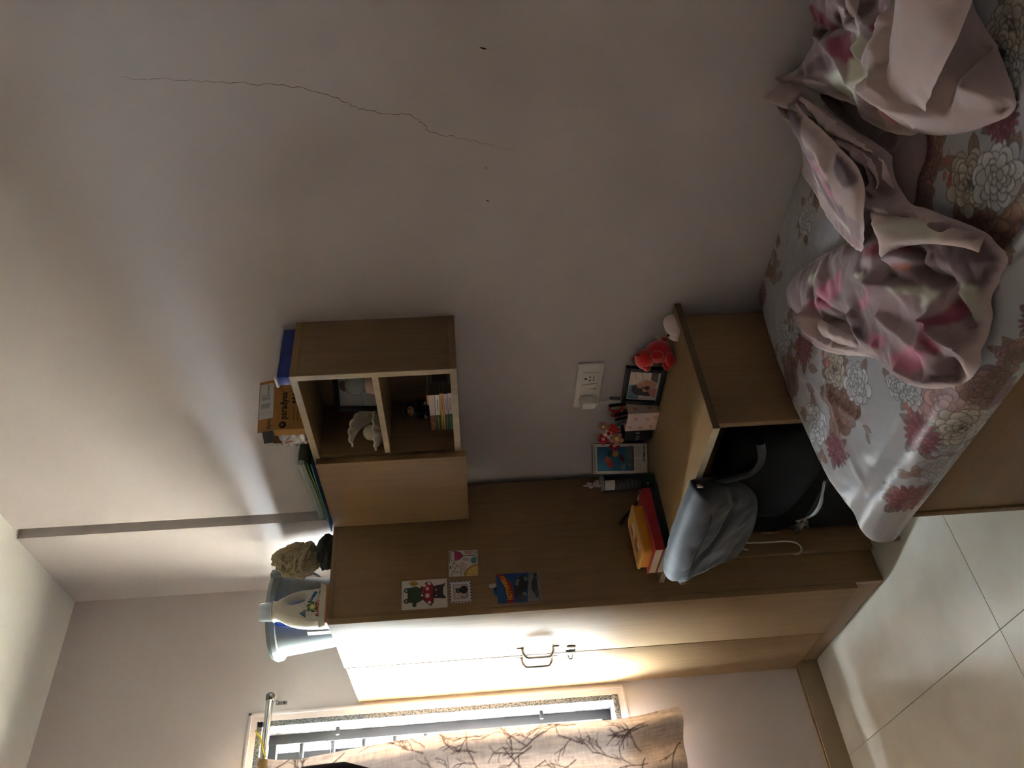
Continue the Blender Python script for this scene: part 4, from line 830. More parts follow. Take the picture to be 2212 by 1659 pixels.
for a in (0.25, 0.8, 1.3): c.line([(0.006 * math.cos(a), 0.006 * math.sin(a)), (0.031 * math.cos(a), 0.035 * math.sin(a))], 0.0014, (150, 110, 50))
for k in range(5): a = 2 * PI * k / 5; c.ell(0.036 + 0.008 * math.cos(a), 0.050 + 0.008 * math.sin(a), 0.006, 0.006, 0, (206, 170, 158), (150, 110, 110), 0.0006)
c.line([(0.002, 0.088), (0.016, 0.082), (0.028, 0.074), (0.040, 0.070), (0.046, 0.076)], 0.0016, K_); c.line([(0.016, 0.082), (0.014, 0.070)], 0.0012, K_); c.line([(0.028, 0.074), (0.036, 0.084)], 0.0012, K_); c.line([(0.036, 0.071), (0.034, 0.062)], 0.0012, K_)
for (x, y, cc_) in ((0.038, 0.084, (160, 100, 60)), (0.048, 0.080, (150, 60, 50)), (0.014, 0.068, (160, 60, 50)), (0.030, 0.091, (30, 28, 30)), (0.035, 0.091, (30, 28, 30))): c.ell(x, y, 0.0026, 0.0026, 0, cc_)
for k in range(8): c.ell(0.004 + (k % 4) * 0.006 + 0.002 * (k // 4), 0.046 + (k // 4) * 0.010, 0.0022, 0.0022, 0, (70, 120, 84))
for k in range(4): c.ell(0.058 + 0.004 * (k % 2), 0.032 + 0.005 * k, 0.004, 0.003, k, (186, 176, 168), (70, 60, 66), 0.0006)
c.poly([(0.076, 0.020), (0.092, 0.010), (0.092, 0.046), (0.080, 0.042)], (190, 146, 140)); c.line([(0.050, 0.094), (0.090, 0.094)], 0.003, (110, 104, 108))
card('art_card', 'hand-drawn card with wine glass, orange slice and jellyfish', -0.3785, 1.3395, w, h, c, rot=math.radians(-1.5))
# toy car on blister card
hw_ = thing('toy_car_pack', 'blister card with small black toy car hung on wardrobe side', 'toy pack', (XW, -0.482, 1.139))
w, h = 0.102, 0.142; c = Canvas(w, h, 130, 180, (28, 74, 132))
c.poly([(0, 0), (w, 0), (w, 0.034), (0, 0.046)], (150, 140, 136))
c.poly([(0.0, 0.116), (0.030, 0.110), (0.060, 0.118), (w, 0.140), (w, 0.120), (0.070, 0.096), (0.040, 0.090), (0.0, 0.090)], (150, 30, 28))
c.ell(0.052, 0.062, 0.044, 0.020, -0.35, (20, 22, 26)); c.poly([(0.034, 0.070), (0.080, 0.054), (0.086, 0.078), (0.060, 0.088), (0.046, 0.086)], (26, 30, 36)); c.poly([(0.056, 0.072), (0.080, 0.066), (0.082, 0.076), (0.062, 0.084)], (110, 116, 116)); c.ell(0.026, 0.054, 0.009, 0.006, 0.5, (130, 134, 136), (20, 20, 20), 0.001); c.ell(0.080, 0.046, 0.008, 0.006, 0.3, (120, 122, 124), (20, 20, 20), 0.001)
c.ell(0.014, 0.064, 0.012, 0.014, 0, (60, 62, 66)); c.ell(0.005, 0.006, 0.003, 0.003, 0, (150, 40, 40))
MB().prism([(0, 0), (w, 0), (w, h), (0.070, h), (0.062, h + 0.012), (0.038, h + 0.012), (0.022, h), (0, 0.128)], 0, 0.0012, ((0, 0, 0), EY, EZ, EX)).build('card_backing', mat('card_blue', (28, 74, 132), 0.5), hw_)
pan = c.panel('printed_face', (0.0016, 0, 0), EY, EZ, M_PRINTG, hw_)
MB().tube([(0.0013, 0.052, h + 0.006), (0.0017, 0.052, h + 0.006)], 0.004, 12).build('hang_hole', M_DARK, hw_)
text_part('lettering', 'HOT', 0.024, mat('flame_yellow', (214, 160, 40), 0.4), hw_, (0.0018, 0.010, 0.094), (0, 0.99, 0.08), EZ, 0.0003, fit=0.032, bold=0.0008)
text_part('lettering', 'WHEELS', 0.019, mat('flame_yellow', (214, 160, 40), 0.4), hw_, (0.0018, 0.045, 0.099), (0, 0.93, 0.36), (0, -0.1, 1), 0.0003, fit=0.054, bold=0.0006)
MB().box(0.0012, 0.020, 0.006, w - 0.008, 0.004, 0.036).build('blister', mat('blister_clear', (215, 220, 220), 0.1, 0.6, alpha=0.16), hw_, bevel=0.004)
car = MB(); car.prism([(0.010, 0.010), (0.088, 0.010), (0.090, 0.018), (0.074, 0.021), (0.062, 0.029), (0.036, 0.029), (0.024, 0.021), (0.010, 0.018)], 0.003, 0.017, ((0, 0, 0), EY, EZ, EX)); tcx = car.build('toy_car_body', mat('car_black', (24, 26, 30), 0.25), hw_, bevel=0.002)
for y in (0.024, 0.074):
    wv_ = MB().tube([(0.0165, y, 0.011), (0.0185, y, 0.011)], 0.006, 16).build('toy_wheel', M_BLACKP, tcx); MB().tube([(0.0184, y, 0.011), (0.0189, y, 0.011)], 0.0034, 12).build('toy_hub', M_STEEL, tcx)
hk = thing('wall_hook', 'small clear adhesive hook above the toy car pack', 'hook', (XW, -0.4185, 1.283)); pillow('hook_plate', [(-0.006, 0), (0.006, 0), (0.008, 0.012), (0.005, 0.022), (-0.005, 0.022), (-0.008, 0.012)], 0.003, 0.004, ((0.0, 0, 0), EY, EZ), mat('hook_pale', (176, 160, 152), 0.3), hk, 0.0015, flat_back=True)

# ================================================================ on top of the wardrobe
ZW = 1.8242
bu = thing('bucket', 'large translucent grey plastic bucket on top of the wardrobe', 'bucket', (0.385, -0.322, ZW))
M_BUK = attr_mat('bucket_dummy') if False else mat('bucket_plastic', (134, 142, 138), 0.35, 0.4, alpha=1.0, var=0.03)
MB().lathe([(0.112, 0.0), (0.116, 0.004), (0.142, 0.222), (0.139, 0.222), (0.113, 0.008), (0.0, 0.008)], 56, caps=False).build('wall', M_BUK, bu)
MB().lathe([(0.141, 0.214), (0.154, 0.216), (0.157, 0.232), (0.150, 0.246), (0.140, 0.246), (0.140, 0.240), (0.148, 0.232), (0.141, 0.214)], 56, caps=False).build('rim', M_BUK, bu)
MB().obox(Vector((0.128, 0.100, 0.196)), (0.022, -0.028, 0), (0.014, 0.011, 0), (0, 0, 0.044)).build('handle_lug', M_BUK, bu, bevel=0.003)
MB().tube(smooth_path([(0.150 * math.cos(a) , 0.150 * math.sin(a), 0.215 - 0.14 * math.sin((a - 0.55) / (PI) * PI) ** 1.0 * 0.9) for a in np.linspace(0.62, 0.62 + PI, 13)], 3), 0.005, 8).build('bail_handle', M_BUK, bu)
# detergent bottle: outline in (Y,Z) with a grip hole, puffed in X
bo = thing('detergent_bottle', 'white liquid detergent bottle with clear cap at wardrobe front edge', 'bottle', (0.640, -0.424, ZW))
M_BOT = mat('bottle_white', (232, 226, 206), 0.35, 0.45, var=0.02)
out_ = [(-0.060, 0.0), (0.058, 0.0), (0.063, 0.012), (0.064, 0.060), (0.062, 0.100), (0.052, 0.135), (0.036, 0.168), (0.030, 0.176), (0.030, 0.192), (-0.030, 0.192), (-0.030, 0.178), (-0.034, 0.165), (-0.048, 0.140), (-0.060, 0.105), (-0.066, 0.060), (-0.066, 0.015)]
hole = [(0.026, 0.083), (0.038, 0.086), (0.040, 0.100), (0.032, 0.122), (0.022, 0.140), (0.016, 0.138), (0.015, 0.122), (0.020, 0.100)]
pillow('body', out_, 0.034, 0.022, ((0, 0, 0), EY, EZ), M_BOT, bo, 0.0025, holes=[hole], n=3)
MB().lathe([(0.027, 0.190), (0.0275, 0.197), (0.026, 0.200)], 32).build('neck', M_BOT, bo)
MB().lathe([(0.0305, 0.192), (0.031, 0.196), (0.0305, 0.226), (0.028, 0.231), (0.0, 0.231)], 36, caps=False).build('cap', mat('cap_clear', (214, 224, 226), 0.12, 0.6, alpha=0.55), bo)
lab = Canvas(0.112, 0.086, 120, 96, (226, 222, 208))
lab.poly([(0.030, 0.084), (0.014, 0.064), (0.044, 0.062)], (44, 110, 158)); lab.poly([(0.064, 0.052), (0.100, 0.030), (0.104, 0.040), (0.066, 0.062)], (44, 110, 158))
for k in range(16):
    a = 2 * PI * k / 16; lab.line([(0.050 + 0.019 * math.cos(a), 0.044 + 0.019 * math.sin(a)), (0.050 + 0.031 * math.cos(a), 0.044 + 0.031 * math.sin(a))], 0.0014, (150, 152, 148))
for k in range(6):
    a = 2 * PI * k / 6; lab.ell(0.050 + 0.011 * math.cos(a), 0.044 + 0.011 * math.sin(a), 0.010, 0.006, a + 0.9, (46, 92, 36))
for k in range(6):
    a = 2 * PI * k / 6 + 0.3; lab.ell(0.050 + 0.010 * math.cos(a), 0.044 + 0.010 * math.sin(a), 0.007, 0.0026, a + 0.9, (160, 190, 90))
lab.ell(0.050, 0.044, 0.007, 0.007, 0, (236, 236, 190)); lab.ell(0.098, 0.018, 0.012, 0.008, 0.2, (70, 68, 78)); lab.line([(0.074, 0.026), (0.090, 0.028)], 0.002, (130, 128, 126))
keep_ = (lab.Y < 0.088 - np.clip(lab.X - 0.05, 0, 1) * 0.75) & (lab.Y < 0.050 + lab.X * 2.2)
grid_mesh('label', np.stack([0 * lab.X + 0.0345, lab.X - 0.058, lab.Y + 0.012], -1), M_PRINTG, bo, lab.a, smooth=False, mask=keep_[:-1, :-1] & keep_[1:, 1:])
text_part('lettering', 'ARIEL', 0.020, mat('label_red', (190, 30, 50), 0.4), bo, (0.0356, -0.046, 0.031), EY, EZ, 0.0003, fit=0.066, bold=0.0002)
text_part('lettering', 'TOP\nLOAD', 0.0075, M_PAPER, bo, (0.0350, -0.0275, 0.0825), EY, EZ, 0.0002, align='CENTER', sx=0.8)
text_part('lettering', 'LIQUID', 0.006, M_PAPER, bo, (0.0350, 0.012, 0.066), (0, 0.86, -0.5), (0, 0.5, 0.86), 0.0002, sx=0.8)
# brush: wooden back with pale bristles (bristles cannot be counted)
br = thing('scrubbing_brush', 'wooden brush with pale bristles lying before the detergent bottle', 'brush', (0.692, -0.437, ZW))
MB().box(-0.011, 0.015, -0.066, 0.064, 0, 0.010).build('wooden_back', mat('brush_wood', (178, 124, 74), 0.6), br, bevel=0.003)
bm_ = MB()
for i in range(1500):
    y = random.uniform(-0.064, 0.062); x = random.uniform(-0.009, 0.012); dy = (y / 0.064) * 0.010 + random.uniform(-0.004, 0.004); dx = random.uniform(-0.002, 0.007); hgt = random.uniform(0.016, 0.021)
    w_ = 0.0005
    bm_.add([(x, y - w_, 0.009), (x, y + w_, 0.009), (x + dx, y + dy + w_, 0.009 + hgt), (x + dx, y + dy - w_, 0.009 + hgt)], [(0, 1, 2, 3)])
bs = bm_.build('bristles', mat('bristle_cream', (236, 228, 210), 0.6), br, smooth=0, recalc=False); bs['kind'] = 'stuff'
gb = thing('grey_carton', 'grey and white flat carton between bottle and bucket', 'carton', (0.592, -0.478, ZW), math.radians(4))
MB().box(-0.012, 0.012, -0.006, 0.048, 0, 0.083).build('carton', mat('carton_pale', (176, 178, 184), 0.5), gb, bevel=0.0015); MB().box(-0.012, 0.012, -0.0085, -0.006, 0.002, 0.081).build('carton_edge', mat('carton_taupe', (128, 120, 112), 0.7), gb)
bp_ = thing('refill_pouch', 'deep blue plastic pouch tucked behind the detergent bottle', 'pouch', (0.568, -0.412, ZW), math.radians(0))
pillow('pouch', [(-0.034, 0), (0.034, 0), (0.036, 0.08), (0.030, 0.195), (-0.020, 0.20), (-0.036, 0.15)], 0.010, 0.016, ((0, 0, 0), EY, EZ), mat('pouch_blue', (26, 62, 150), 0.25), bp_, 0.004, warp=lambda X, Y, d: 0.003 * noise2(X + 5, Y + 5, 0.03, 8))
# scrunched patterned cloth hooked over a grey one
M_CLO = bpy.data.materials.new('speckled_brown_cloth'); t, n, l, b = nodes(M_CLO)
tc = n.new('ShaderNodeTexCoord'); vo = n.new('ShaderNodeTexVoronoi'); vo.inputs['Scale'].default_value = 420; l.new(tc.outputs['Object'], vo.inputs['Vector'])
cr = n.new('ShaderNodeValToRGB'); cr.color_ramp.elements[0].position = 0.15; cr.color_ramp.elements[0].color = rgba((92, 72, 54)); cr.color_ramp.elements[1].position = 0.6; cr.color_ramp.elements[1].color = rgba((182, 164, 132)); l.new(vo.outputs['Distance'], cr.inputs[0]); l.new(cr.outputs[0], b.inputs['Base Color']); b.inputs['Roughness'].default_value = 0.9
def crumple(name, m_, parent, c, r, seed, amp=0.35, sharp=True, zmin=None, n=56):
    V = []; U = np.linspace(0.02, PI - 0.02, n); Wn = np.linspace(0, 2 * PI, n * 2)
    A, B = np.meshgrid(U, Wn[:-1], indexing='ij'); x = np.sin(A) * np.cos(B); y = np.sin(A) * np.sin(B); z = np.cos(A)
    k = 1 + amp * (np.abs(noise2(x * 1.0 + 7, y * 1.0 + z * 0.8 + 9, 0.55, seed, 4)) * -1.2 + 0.25) + 0.5 * amp * noise2(y * 1.3 + 3, z * 1.3 + 2 + x, 0.45, seed + 1, 2)
    P = np.stack([c[0] + r[0] * x * k, c[1] + r[1] * y * k, c[2] + r[2] * z * k], -1)
    if zmin is not None: P[..., 2] = np.maximum(P[..., 2], zmin)
    P = np.concatenate([P, P[:, :1]], 1); return grid_mesh(name, P, m_, parent)
gc = thing('cleaning_rag', 'dark grey rag bunched on wardrobe top under the speckled cloth', 'cloth', (0.628, -0.212, ZW))
crumple('rag', mat('rag_grey', (74, 74, 74), 0.9, 0.1), gc, (0, 0, 0.030), (0.050, 0.060, 0.034), 5, 0.4, zmin=0.001)
sp_ = thing('head_scarf', 'scrunched speckled brown cloth resting on the grey rag by bucket', 'cloth', (0.632, -0.240, ZW + 0.068))
crumple('cloth', M_CLO, sp_, (0, 0, 0.060), (0.042, 0.058, 0.074), 23, 0.6)
for k in range(4):
    a0 = 0.5 + k * 0.55
    MB().tube(smooth_path([(0.030 * math.cos(a0 - 1.6) + 0.012, 0.052 * math.cos(a0), 0.014 + 0.024 * k), (0.040, 0.020 * math.cos(a0 + 0.8), 0.028 + 0.026 * k), (0.036, -0.030 + 0.01 * k, 0.040 + 0.022 * k), (0.018, -0.050 + 0.004 * k, 0.036 + 0.024 * k)], 6), [0.004 + 0.006 * math.sin(PI * i / 18) for i in range(19)], 8).build('cloth_fold', M_CLO, sp_)

# ================================================================ curtain side
rd = thing('curtain_rod', 'stainless steel curtain rod with round end cap above the window', 'curtain rod', (0.08, -1.25, 2.132))
MB().tube([(0, 0.742, 0), (0, -0.76, 0)], 0.0135, 18).build('tube', M_STEEL, rd)
MB().lathe([(0.0, 0.0), (0.0, 0.0)], 4) if False else None
MB().tube([(0, 0.738, 0), (0, 0.742, 0), (0, 0.758, 0), (0, 0.764, 0), (0, 0.767, 0)], [0.0145, 0.0165, 0.0165, 0.012, 0.005], 20).build('end_cap', mat('cap_steel', (120, 118, 114), 0.25, metal=1.0), rd)
bk_ = MB().box(-0.080, -0.0775, 0.747, 0.760, -0.046, -0.004).build('bracket_plate', mat('bracket_grey', (120, 116, 112), 0.4, metal=0.6), rd)
for z in (-0.014, -0.036): MB().tube([(-0.0778, 0.7535, z), (-0.0765, 0.7535, z)], 0.0042, 12).build('screw', M_BLACKP, bk_)
MB().tube(smooth_path([(-0.079, 0.7535, -0.012), (-0.04, 0.750, -0.014), (-0.014, 0.74, -0.012), (0, 0.735, -0.010)], 4), 0.005, 8).build('bracket_arm', M_STEEL, rd)
ys_ = thing('yellow_string', 'short yellow string tied by the curtain rod', 'string', (0.03, -0.645, 2.150))
MB().tube(smooth_path([(0, 0.045, 0.035), (0.01, 0.028, 0.022), (0.02, 0.012, 0.006), (0.036, -0.004, -0.004), (0.062, -0.014, -0.006), (0.07, -0.05, -0.02), (0.066, -0.07, -0.03)], 5), 0.003, 6).build('strand', mat('yellow_cord', (220, 190, 40), 0.7), ys_)
# curtain cloth: free edge measured at each height
ze = np.array([0.604, 0.627, 0.726, 0.851, 1.076, 1.42, 1.757, 2.02, 2.131, 2.152]); ye = np.array([-0.655, -0.650, -0.659, -0.668, -0.664, -0.667, -0.693, -0.720, -0.714, -0.714])
CW, CH = 1.26, 1.545; cvn = Canvas(CW, CH, 330, 400, (196, 178, 168)); cvn.Z0 = 0.604
hat = noise2(cvn.X * 5, cvn.Y * 0.55, 0.03, 4, 3) + 0.7 * noise2(cvn.X * 1.2 + 9, cvn.Y * 4.5, 0.03, 6, 2)
cvn.a *= (1 + 0.35 * hat)[..., None]
br_c = (66, 42, 38)
def branch(x, y, a, L_, wd, dep):
    pts = [(x, y)]; aa = a
    for k in range(4): aa += random.uniform(-0.25, 0.25); x += math.cos(aa) * L_ / 4; y += math.sin(aa) * L_ / 4; pts.append((x, y))
    cvn.line(pts, wd, br_c)
    if dep: 
        for k in (2, 3, 4):
            if random.random() < 0.85: branch(pts[k][0], pts[k][1], aa + random.choice((-1, 1)) * random.uniform(0.35, 0.8), L_ * 0.62, wd * 0.7, dep - 1)
random.seed(19)
for i in range(64): branch(random.uniform(0, CW) if i > 30 else random.uniform(0.0, 0.26), random.uniform(0.0, CH) if i > 4 else random.uniform(0.02, 0.2), random.uniform(0.6, 2.4), random.uniform(0.07, 0.13), 0.0042, 2)
s_ = cvn.X; zz = 0.604 + cvn.Y
edge = np.interp(zz, ze, ye); k_ = np.clip(s_ / CW, 0, 1)
fold = 0.020 * np.sin(2 * PI * s_ / 0.17 + 0.6 * np.sin(zz * 2.1)) * np.clip(s_ / 0.06, 0.1, 1) * (0.5 + 0.5 * np.clip((2.13 - zz) / 0.5, 0, 1))
bot = np.clip((0.76 - zz) / 0.16, 0, 1)
XX = 0.070 + fold + 0.010 * np.sin(zz * 5 + s_ * 3) * np.clip((2.1 - zz) / 0.4, 0, 1) - 0.012 * np.clip(1 - s_ / 0.03, 0, 1) + 0.03 * bot * np.clip(1 - s_ / 0.25, 0, 1)
XX = np.maximum(XX, 0.022)
tp_ = np.clip((zz - 2.09) / 0.06, 0, 1); XX = XX * (1 - tp_) + (0.080 + 0.0165 * np.cos(PI * 2.0 * (1 - tp_) * 0.25)) * tp_
YY = edge - s_ * 0.985 ; ZZ = zz + 0.022 * np.clip(s_ / 0.2, 0, 1) * bot
cur = thing('curtain', 'cream window curtain printed with bare dark branches, lit from behind', 'curtain', (0.08, -1.3, 0.6))
P = np.stack([XX - 0.08, YY + 1.3, ZZ - 0.6], -1)
M_CUR = attr_mat('curtain_cloth', 0.9, 0.1, transl=0.0095)
grid_mesh('cloth', P, M_CUR, cur, np.clip(cvn.a, 0, 1))
hd = []
MB().tube([(0.0, -0.72 + 1.3, 1.532), (0.0, -1.98 + 1.3, 1.532)], 0.0165, 18, caps=False).build('rod_pocket', mat('pocket_cloth', (150, 122, 84), 0.9, 0.1), cur)
# dark cloth slung over the rod
dc = thing('dark_cloth', 'dark patterned cloth slung over the curtain rod', 'cloth', (0.08, -0.98, 2.15))
nn_ = 60; Sx, Tt = np.meshgrid(np.linspace(0, 1, nn_), np.linspace(0, 1, nn_))
e_ = np.interp(Tt, [0, 0.25, 0.35, 0.65, 0.85, 1], [0.07, 0.03, 0.0, 0.0, 0.03, 0.08]); f_ = np.interp(Tt, [0, 0.5, 1], [0.06, 0.02, 0.05])
Yc = 0.208 - e_ - Sx * (0.30 - e_ - f_); Zc = 0.004 - 0.50 * Tt - 0.05 * Tt * np.sin(PI * Sx) + 0.006 * np.sin(Sx * 9) * Tt
Xc = 0.019 + 0.050 * np.sin(PI * np.clip(Tt * 0.8, 0, 1)) + 0.014 * np.sin(Sx * 17 + 2 * Tt) * np.clip(Tt * 3, 0, 1) + 0.01 * Tt
grid_mesh('cloth', np.stack([Xc, Yc, Zc], -1), mat('dark_print_cloth', (48, 40, 46), 0.9, 0.1, var=0.5, scale=60), dc)
over = np.linspace(-0.2, PI, 12); sy = np.linspace(0, 1, 20); OA, OS = np.meshgrid(over, sy)
grid_mesh('cloth_over_rod', np.stack([0.019 * np.cos(OA), 0.138 - OS * 0.17, -0.018 + 0.021 * np.sin(OA)], -1), MATS['dark_print_cloth'], dc)

# ================================================================ under the desk
su = thing('suitcase', 'black fabric suitcase standing under the desk', 'suitcase', (1.105, -0.195, 0.0))
M_SUIT = mat('black_nylon', (9, 9, 11), 0.75, 0.2, bump=0.3, scale=600)
MB().prism(rrect(0.69, 0.265, 0.045, 6), 0.03, 0.498).build('shell', M_SUIT, su, bevel=0.018, bseg=3)
for z in (0.462, 0.06): MB().tube([(p[0] * 1.002, p[1] * 1.002, z) for p in rrect(0.69, 0.265, 0.045, 6)], 0.004, 6, closed=True).build('piping', M_BLACKP, su)
MB().box(-0.345, 0.345, -0.1345, -0.1320, 0.25, 0.262).build('zip_line', M_BLACKP, su)
M_BRASS = mat('zip_brass', (150, 128, 90), 0.3, metal=0.8)
for k, (z, t_) in enumerate(((0.372, 0.35), (0.345, -0.2))):
    xx = -0.322; MB().tube([(xx + 0.006 * math.cos(a) + t_ * 0.01, -0.137, z + 0.018 * math.sin(a)) for a in np.linspace(0, 2 * PI, 15)[:-1]], 0.0018, 6, closed=True).build('zip_pull', M_BRASS, su)
for x in (-0.29, 0.29):
    for y in (-0.09, 0.09): MB().tube([(x, y - 0.012, 0.02), (x, y + 0.012, 0.02)], 0.02, 14).build('wheel', M_BLACKP, su)
bg_ = thing('backpack', 'charcoal satin backpack slumped on the suitcase against the desk edge', 'backpack', (1.10, -0.36, 0.50))
M_BAG = mat('charcoal_satin', (26, 27, 32), 0.62, 0.3, var=0.05, sheen=0.2)
M_BAGD = mat('black_padded', (12, 12, 14), 0.8, 0.2)
of = Vector((-1.10, 0.36, -0.50))
eyb = (0, -0.41, 0.912)
def bagwarp(X, Y, d): return 0.010 * noise2(X * 0.7 + 3, Y + 4, 0.07, 14, 3) * np.clip(d / 0.03, 0, 1) - 0.012 * np.exp(-((Y - 0.245 - 0.05 * np.sin(X * 9)) / 0.010) ** 2) * np.clip(d / 0.03, 0, 1)
pillow('front_panel', [(0.868, 0.312), (0.98, 0.332), (1.12, 0.338), (1.335, 0.330), (1.374, 0.305), (1.31, 0.19), (1.22, 0.092), (1.10, 0.036), (0.972, 0.016), (0.87, 0.020), (0.805, 0.030), (0.812, 0.09), (0.827, 0.165), (0.845, 0.25)], 0.046, 0.055, (Vector((0, -0.378, 0.478)) + of, EX, eyb), M_BAG, bg_, 0.006, n=4, warp=bagwarp)
zp = [Vector((0, -0.378, 0.478)) + of + Vector((x, 0, 0)) + Vector(eyb) * s + Vector((0, -0.912, -0.41)) * hh for x, s, hh in ((0.856, 0.275, 0.012), (0.92, 0.282, 0.042), (1.0, 0.285, 0.046), (1.12, 0.284, 0.047), (1.24, 0.280, 0.046), (1.32, 0.285, 0.030))]
MB().tube(smooth_path(zp, 5), 0.0035, 6).build('zip_line', M_BAGD, bg_)
for k in range(5): MB().tube([zp[0] + Vector((-0.004, -0.004, 0.004)), zp[0] + Vector((-0.012 - 0.004 * k, -0.014, -0.010 - 0.007 * (k % 3)))], 0.0012, 5).build('zip_tassel', mat('tassel_grey', (170, 172, 176), 0.4), bg_)
pillow('main_body', [(1.30, 0.66), (1.440, 0.640), (1.462, 0.585), (1.468, 0.475), (1.375, 0.385), (1.25, 0.361), (1.069, 0.393), (1.029, 0.440), (1.05, 0.56), (1.15, 0.66)], 0.045, 0.06, (Vector((0, -0.385, 0)) + of, EX, EZ), M_BAGD, bg_, 0.007, n=4)
MB().tube(smooth_path([Vector(p) + of for p in ((1.36, -0.487, 0.772), (1.345, -0.478, 0.735), (1.330, -0.462, 0.690), (1.328, -0.45, 0.640), (1.345, -0.445, 0.598), (1.395, -0.44, 0.585), (1.455, -0.43, 0.60))], 5), 0.012, 10).build('shoulder_strap', mat('strap_black', (20, 20, 23), 0.5), bg_)
MB().box(-0.0, 0.026, -0.012, 0.0, 0, 0.018).build('strap_buckle', M_STEEL, bg_, bevel=0.003).location = Vector((1.352, -0.497, 0.752)) + of
wc = thing('white_cable', 'white charging cable dangling from the backpack beside the wardrobe', 'cable', (0.735, -0.33, 0.46))
MB().tube(smooth_path([(0.045, -0.035, 0.06), (0.03, -0.022, 0.035), (0.012, -0.012, 0.005), (0.004, -0.010, -0.045), (0.004, -0.012, -0.10), (0.004, -0.012, -0.165), (0.004, -0.022, -0.200), (0.004, -0.044, -0.210), (0.003, -0.060, -0.195), (0.003, -0.062, -0.178)], 6), 0.0028, 8).build('cord', M_WHITEP, wc)
MB().tube(smooth_path([(0.014, -0.014, 0.010), (0.010, -0.026, -0.004), (0.008, -0.034, -0.016), (0.006, -0.036, -0.026)], 5), 0.0028, 8).build('cord_end', M_WHITEP, wc)
pk = thing('plastic_bag', 'knotted clear plastic bag caught below the backpack', 'plastic bag', (1.02, -0.405, 0.35))
M_PLS = mat('thin_plastic', (150, 148, 138), 0.25, 0.5, alpha=0.38)
MB().tube(smooth_path([(0.0, -0.02, 0.02), (0.05, -0.032, -0.008), (0.11, -0.035, -0.012), (0.17, -0.03, -0.002), (0.23, -0.03, 0.012)], 5), [0.004] * 6 + [0.006] * 8 + [0.004] * 7, 8).build('twisted_strip', M_PLS, pk)
for k in range(7):
    a = k * 0.9; MB().add([(0, -0.025, 0.01), (0.030 * math.cos(a) - 0.012, -0.03 - 0.01 * (k % 2), 0.012 + 0.034 * math.sin(a)), (0.032 * math.cos(a + 0.45) - 0.012, -0.024, 0.012 + 0.03 * math.sin(a + 0.45)), (0.012 * math.cos(a + 0.9), -0.034, 0.012 + 0.012 * math.sin(a + 0.9))], [(0, 1, 2, 3)]).build('torn_film', M_PLS, pk, smooth=0)
# ================================================================ mattress, sheet, blanket (outlines in millimetres: x, y[, z])
LC = [(1812,-199,535),(1771,-220,540),(1764,-259,540),(1787,-318,540),(1764,-363,540),(1823,-458,540),(1921,-556,540),(1954,-599,540),(1968,-653,535),(1995,-701,530),(2044,-750,525),(2100,-783,520),(2150,-790,520),(2187,-773,520),(2226,-760,520),(2251,-737,525),(2288,-730,525),(2320,-722,525),(2324,-695,530),(2330,-669,550),(2305,-601,560),(2260,-541,570),(2174,-458,570),(2077,-381,560),(1982,-305,550),(1890,-237,540)]
LB = [(2220,-14,635),(2203,-14,626),(2147,-48,590),(2101,-102,570),(2038,-119,545),(2032,-181,545),(2052,-272,560),(2084,-388,575),(2120,-480,585),(2160,-533,590),(2203,-574,585),(2240,-610,575),(2265,-646,570),(2285,-672,560),(2301,-683,550),(2319,-678,540),(2328,-666,540),(2303,-599,550),(2280,-543,555),(2262,-506,560),(2259,-448,560),(2274,-412,560),(2283,-382,560),(2272,-326,560),(2252,-262,560),(2237,-187,565),(2232,-123,580),(2246,-110,600),(2256,-100,620),(2247,-59,632)]
LB2 = [(2206,-60,560),(2248,-79,550),(2273,-239,540),(2318,-361,535),(2344,-419,530),(2316,-447,530),(2276,-452,530),(2236,-473,535),(2210,-437,540),(2222,-336,540),(2223,-225,545)]
LA = [(2549,-306,620),(2491,-330,620),(2438,-337,610),(2392,-338,600),(2361,-352,585),(2349,-389,570),(2348,-417,550),(2367,-459,540),(2403,-510,540),(2437,-545,535),(2480,-581,535),(2505,-567,535),(2520,-527,535),(2537,-483,540),(2554,-405,540),(2567,-369,540),(2586,-313,550),(2576,-249,580)]
LA0 = [(2417,-14,613),(2351,-14,580),(2306,-14,552),(2261,-14,593),(2222,-14,633),(2238,-72,600),(2282,-210,580),(2278,-230,565),(2275,-254,560),(2292,-316,555),(2313,-370,550),(2352,-422,550),(2429,-429,570),(2479,-401,580),(2550,-327,590),(2535,-180,600)]
LE = [(2217,-14,633),(2193,-29,622),(2151,-66,595),(2107,-121,575),(2051,-155,556),(2062,-285,570),(2097,-403,585),(2136,-484,600),(2200,-501,625),(2231,-488,635),(2259,-470,635),(2271,-446,633),(2276,-403,633),(2267,-338,635),(2255,-254,637),(2240,-175,640),(2232,-98,640)]
LF = [(2233,-72,630),(2245,-126,620),(2252,-189,600),(2272,-297,590),(2290,-382,585),(2292,-437,580),(2271,-470,580),(2296,-476,610),(2301,-437,615),(2288,-386,620),(2265,-316,620),(2240,-238,625),(2236,-155,632)]
LF2 = [(2222,-207,610),(2251,-283,605),(2273,-351,600),(2285,-412,595),(2271,-452,590),(2245,-453,600),(2236,-453,620),(2268,-449,622),(2274,-411,625),(2260,-334,625)]
LD = [(2221,-445,615),(2233,-476,600),(2263,-522,580),(2298,-578,570),(2307,-625,560),(2336,-679,550),(2332,-693,550),(2326,-712,580),(2309,-676,600),(2281,-636,612),(2240,-596,618),(2194,-567,615),(2219,-550,630),(2222,-502,630)]
LG = [(1839,-335,560),(1765,-364,543),(1827,-463,543),(1925,-561,543),(1968,-603,550),(1985,-575,585),(1937,-490,585),(1898,-426,580)]
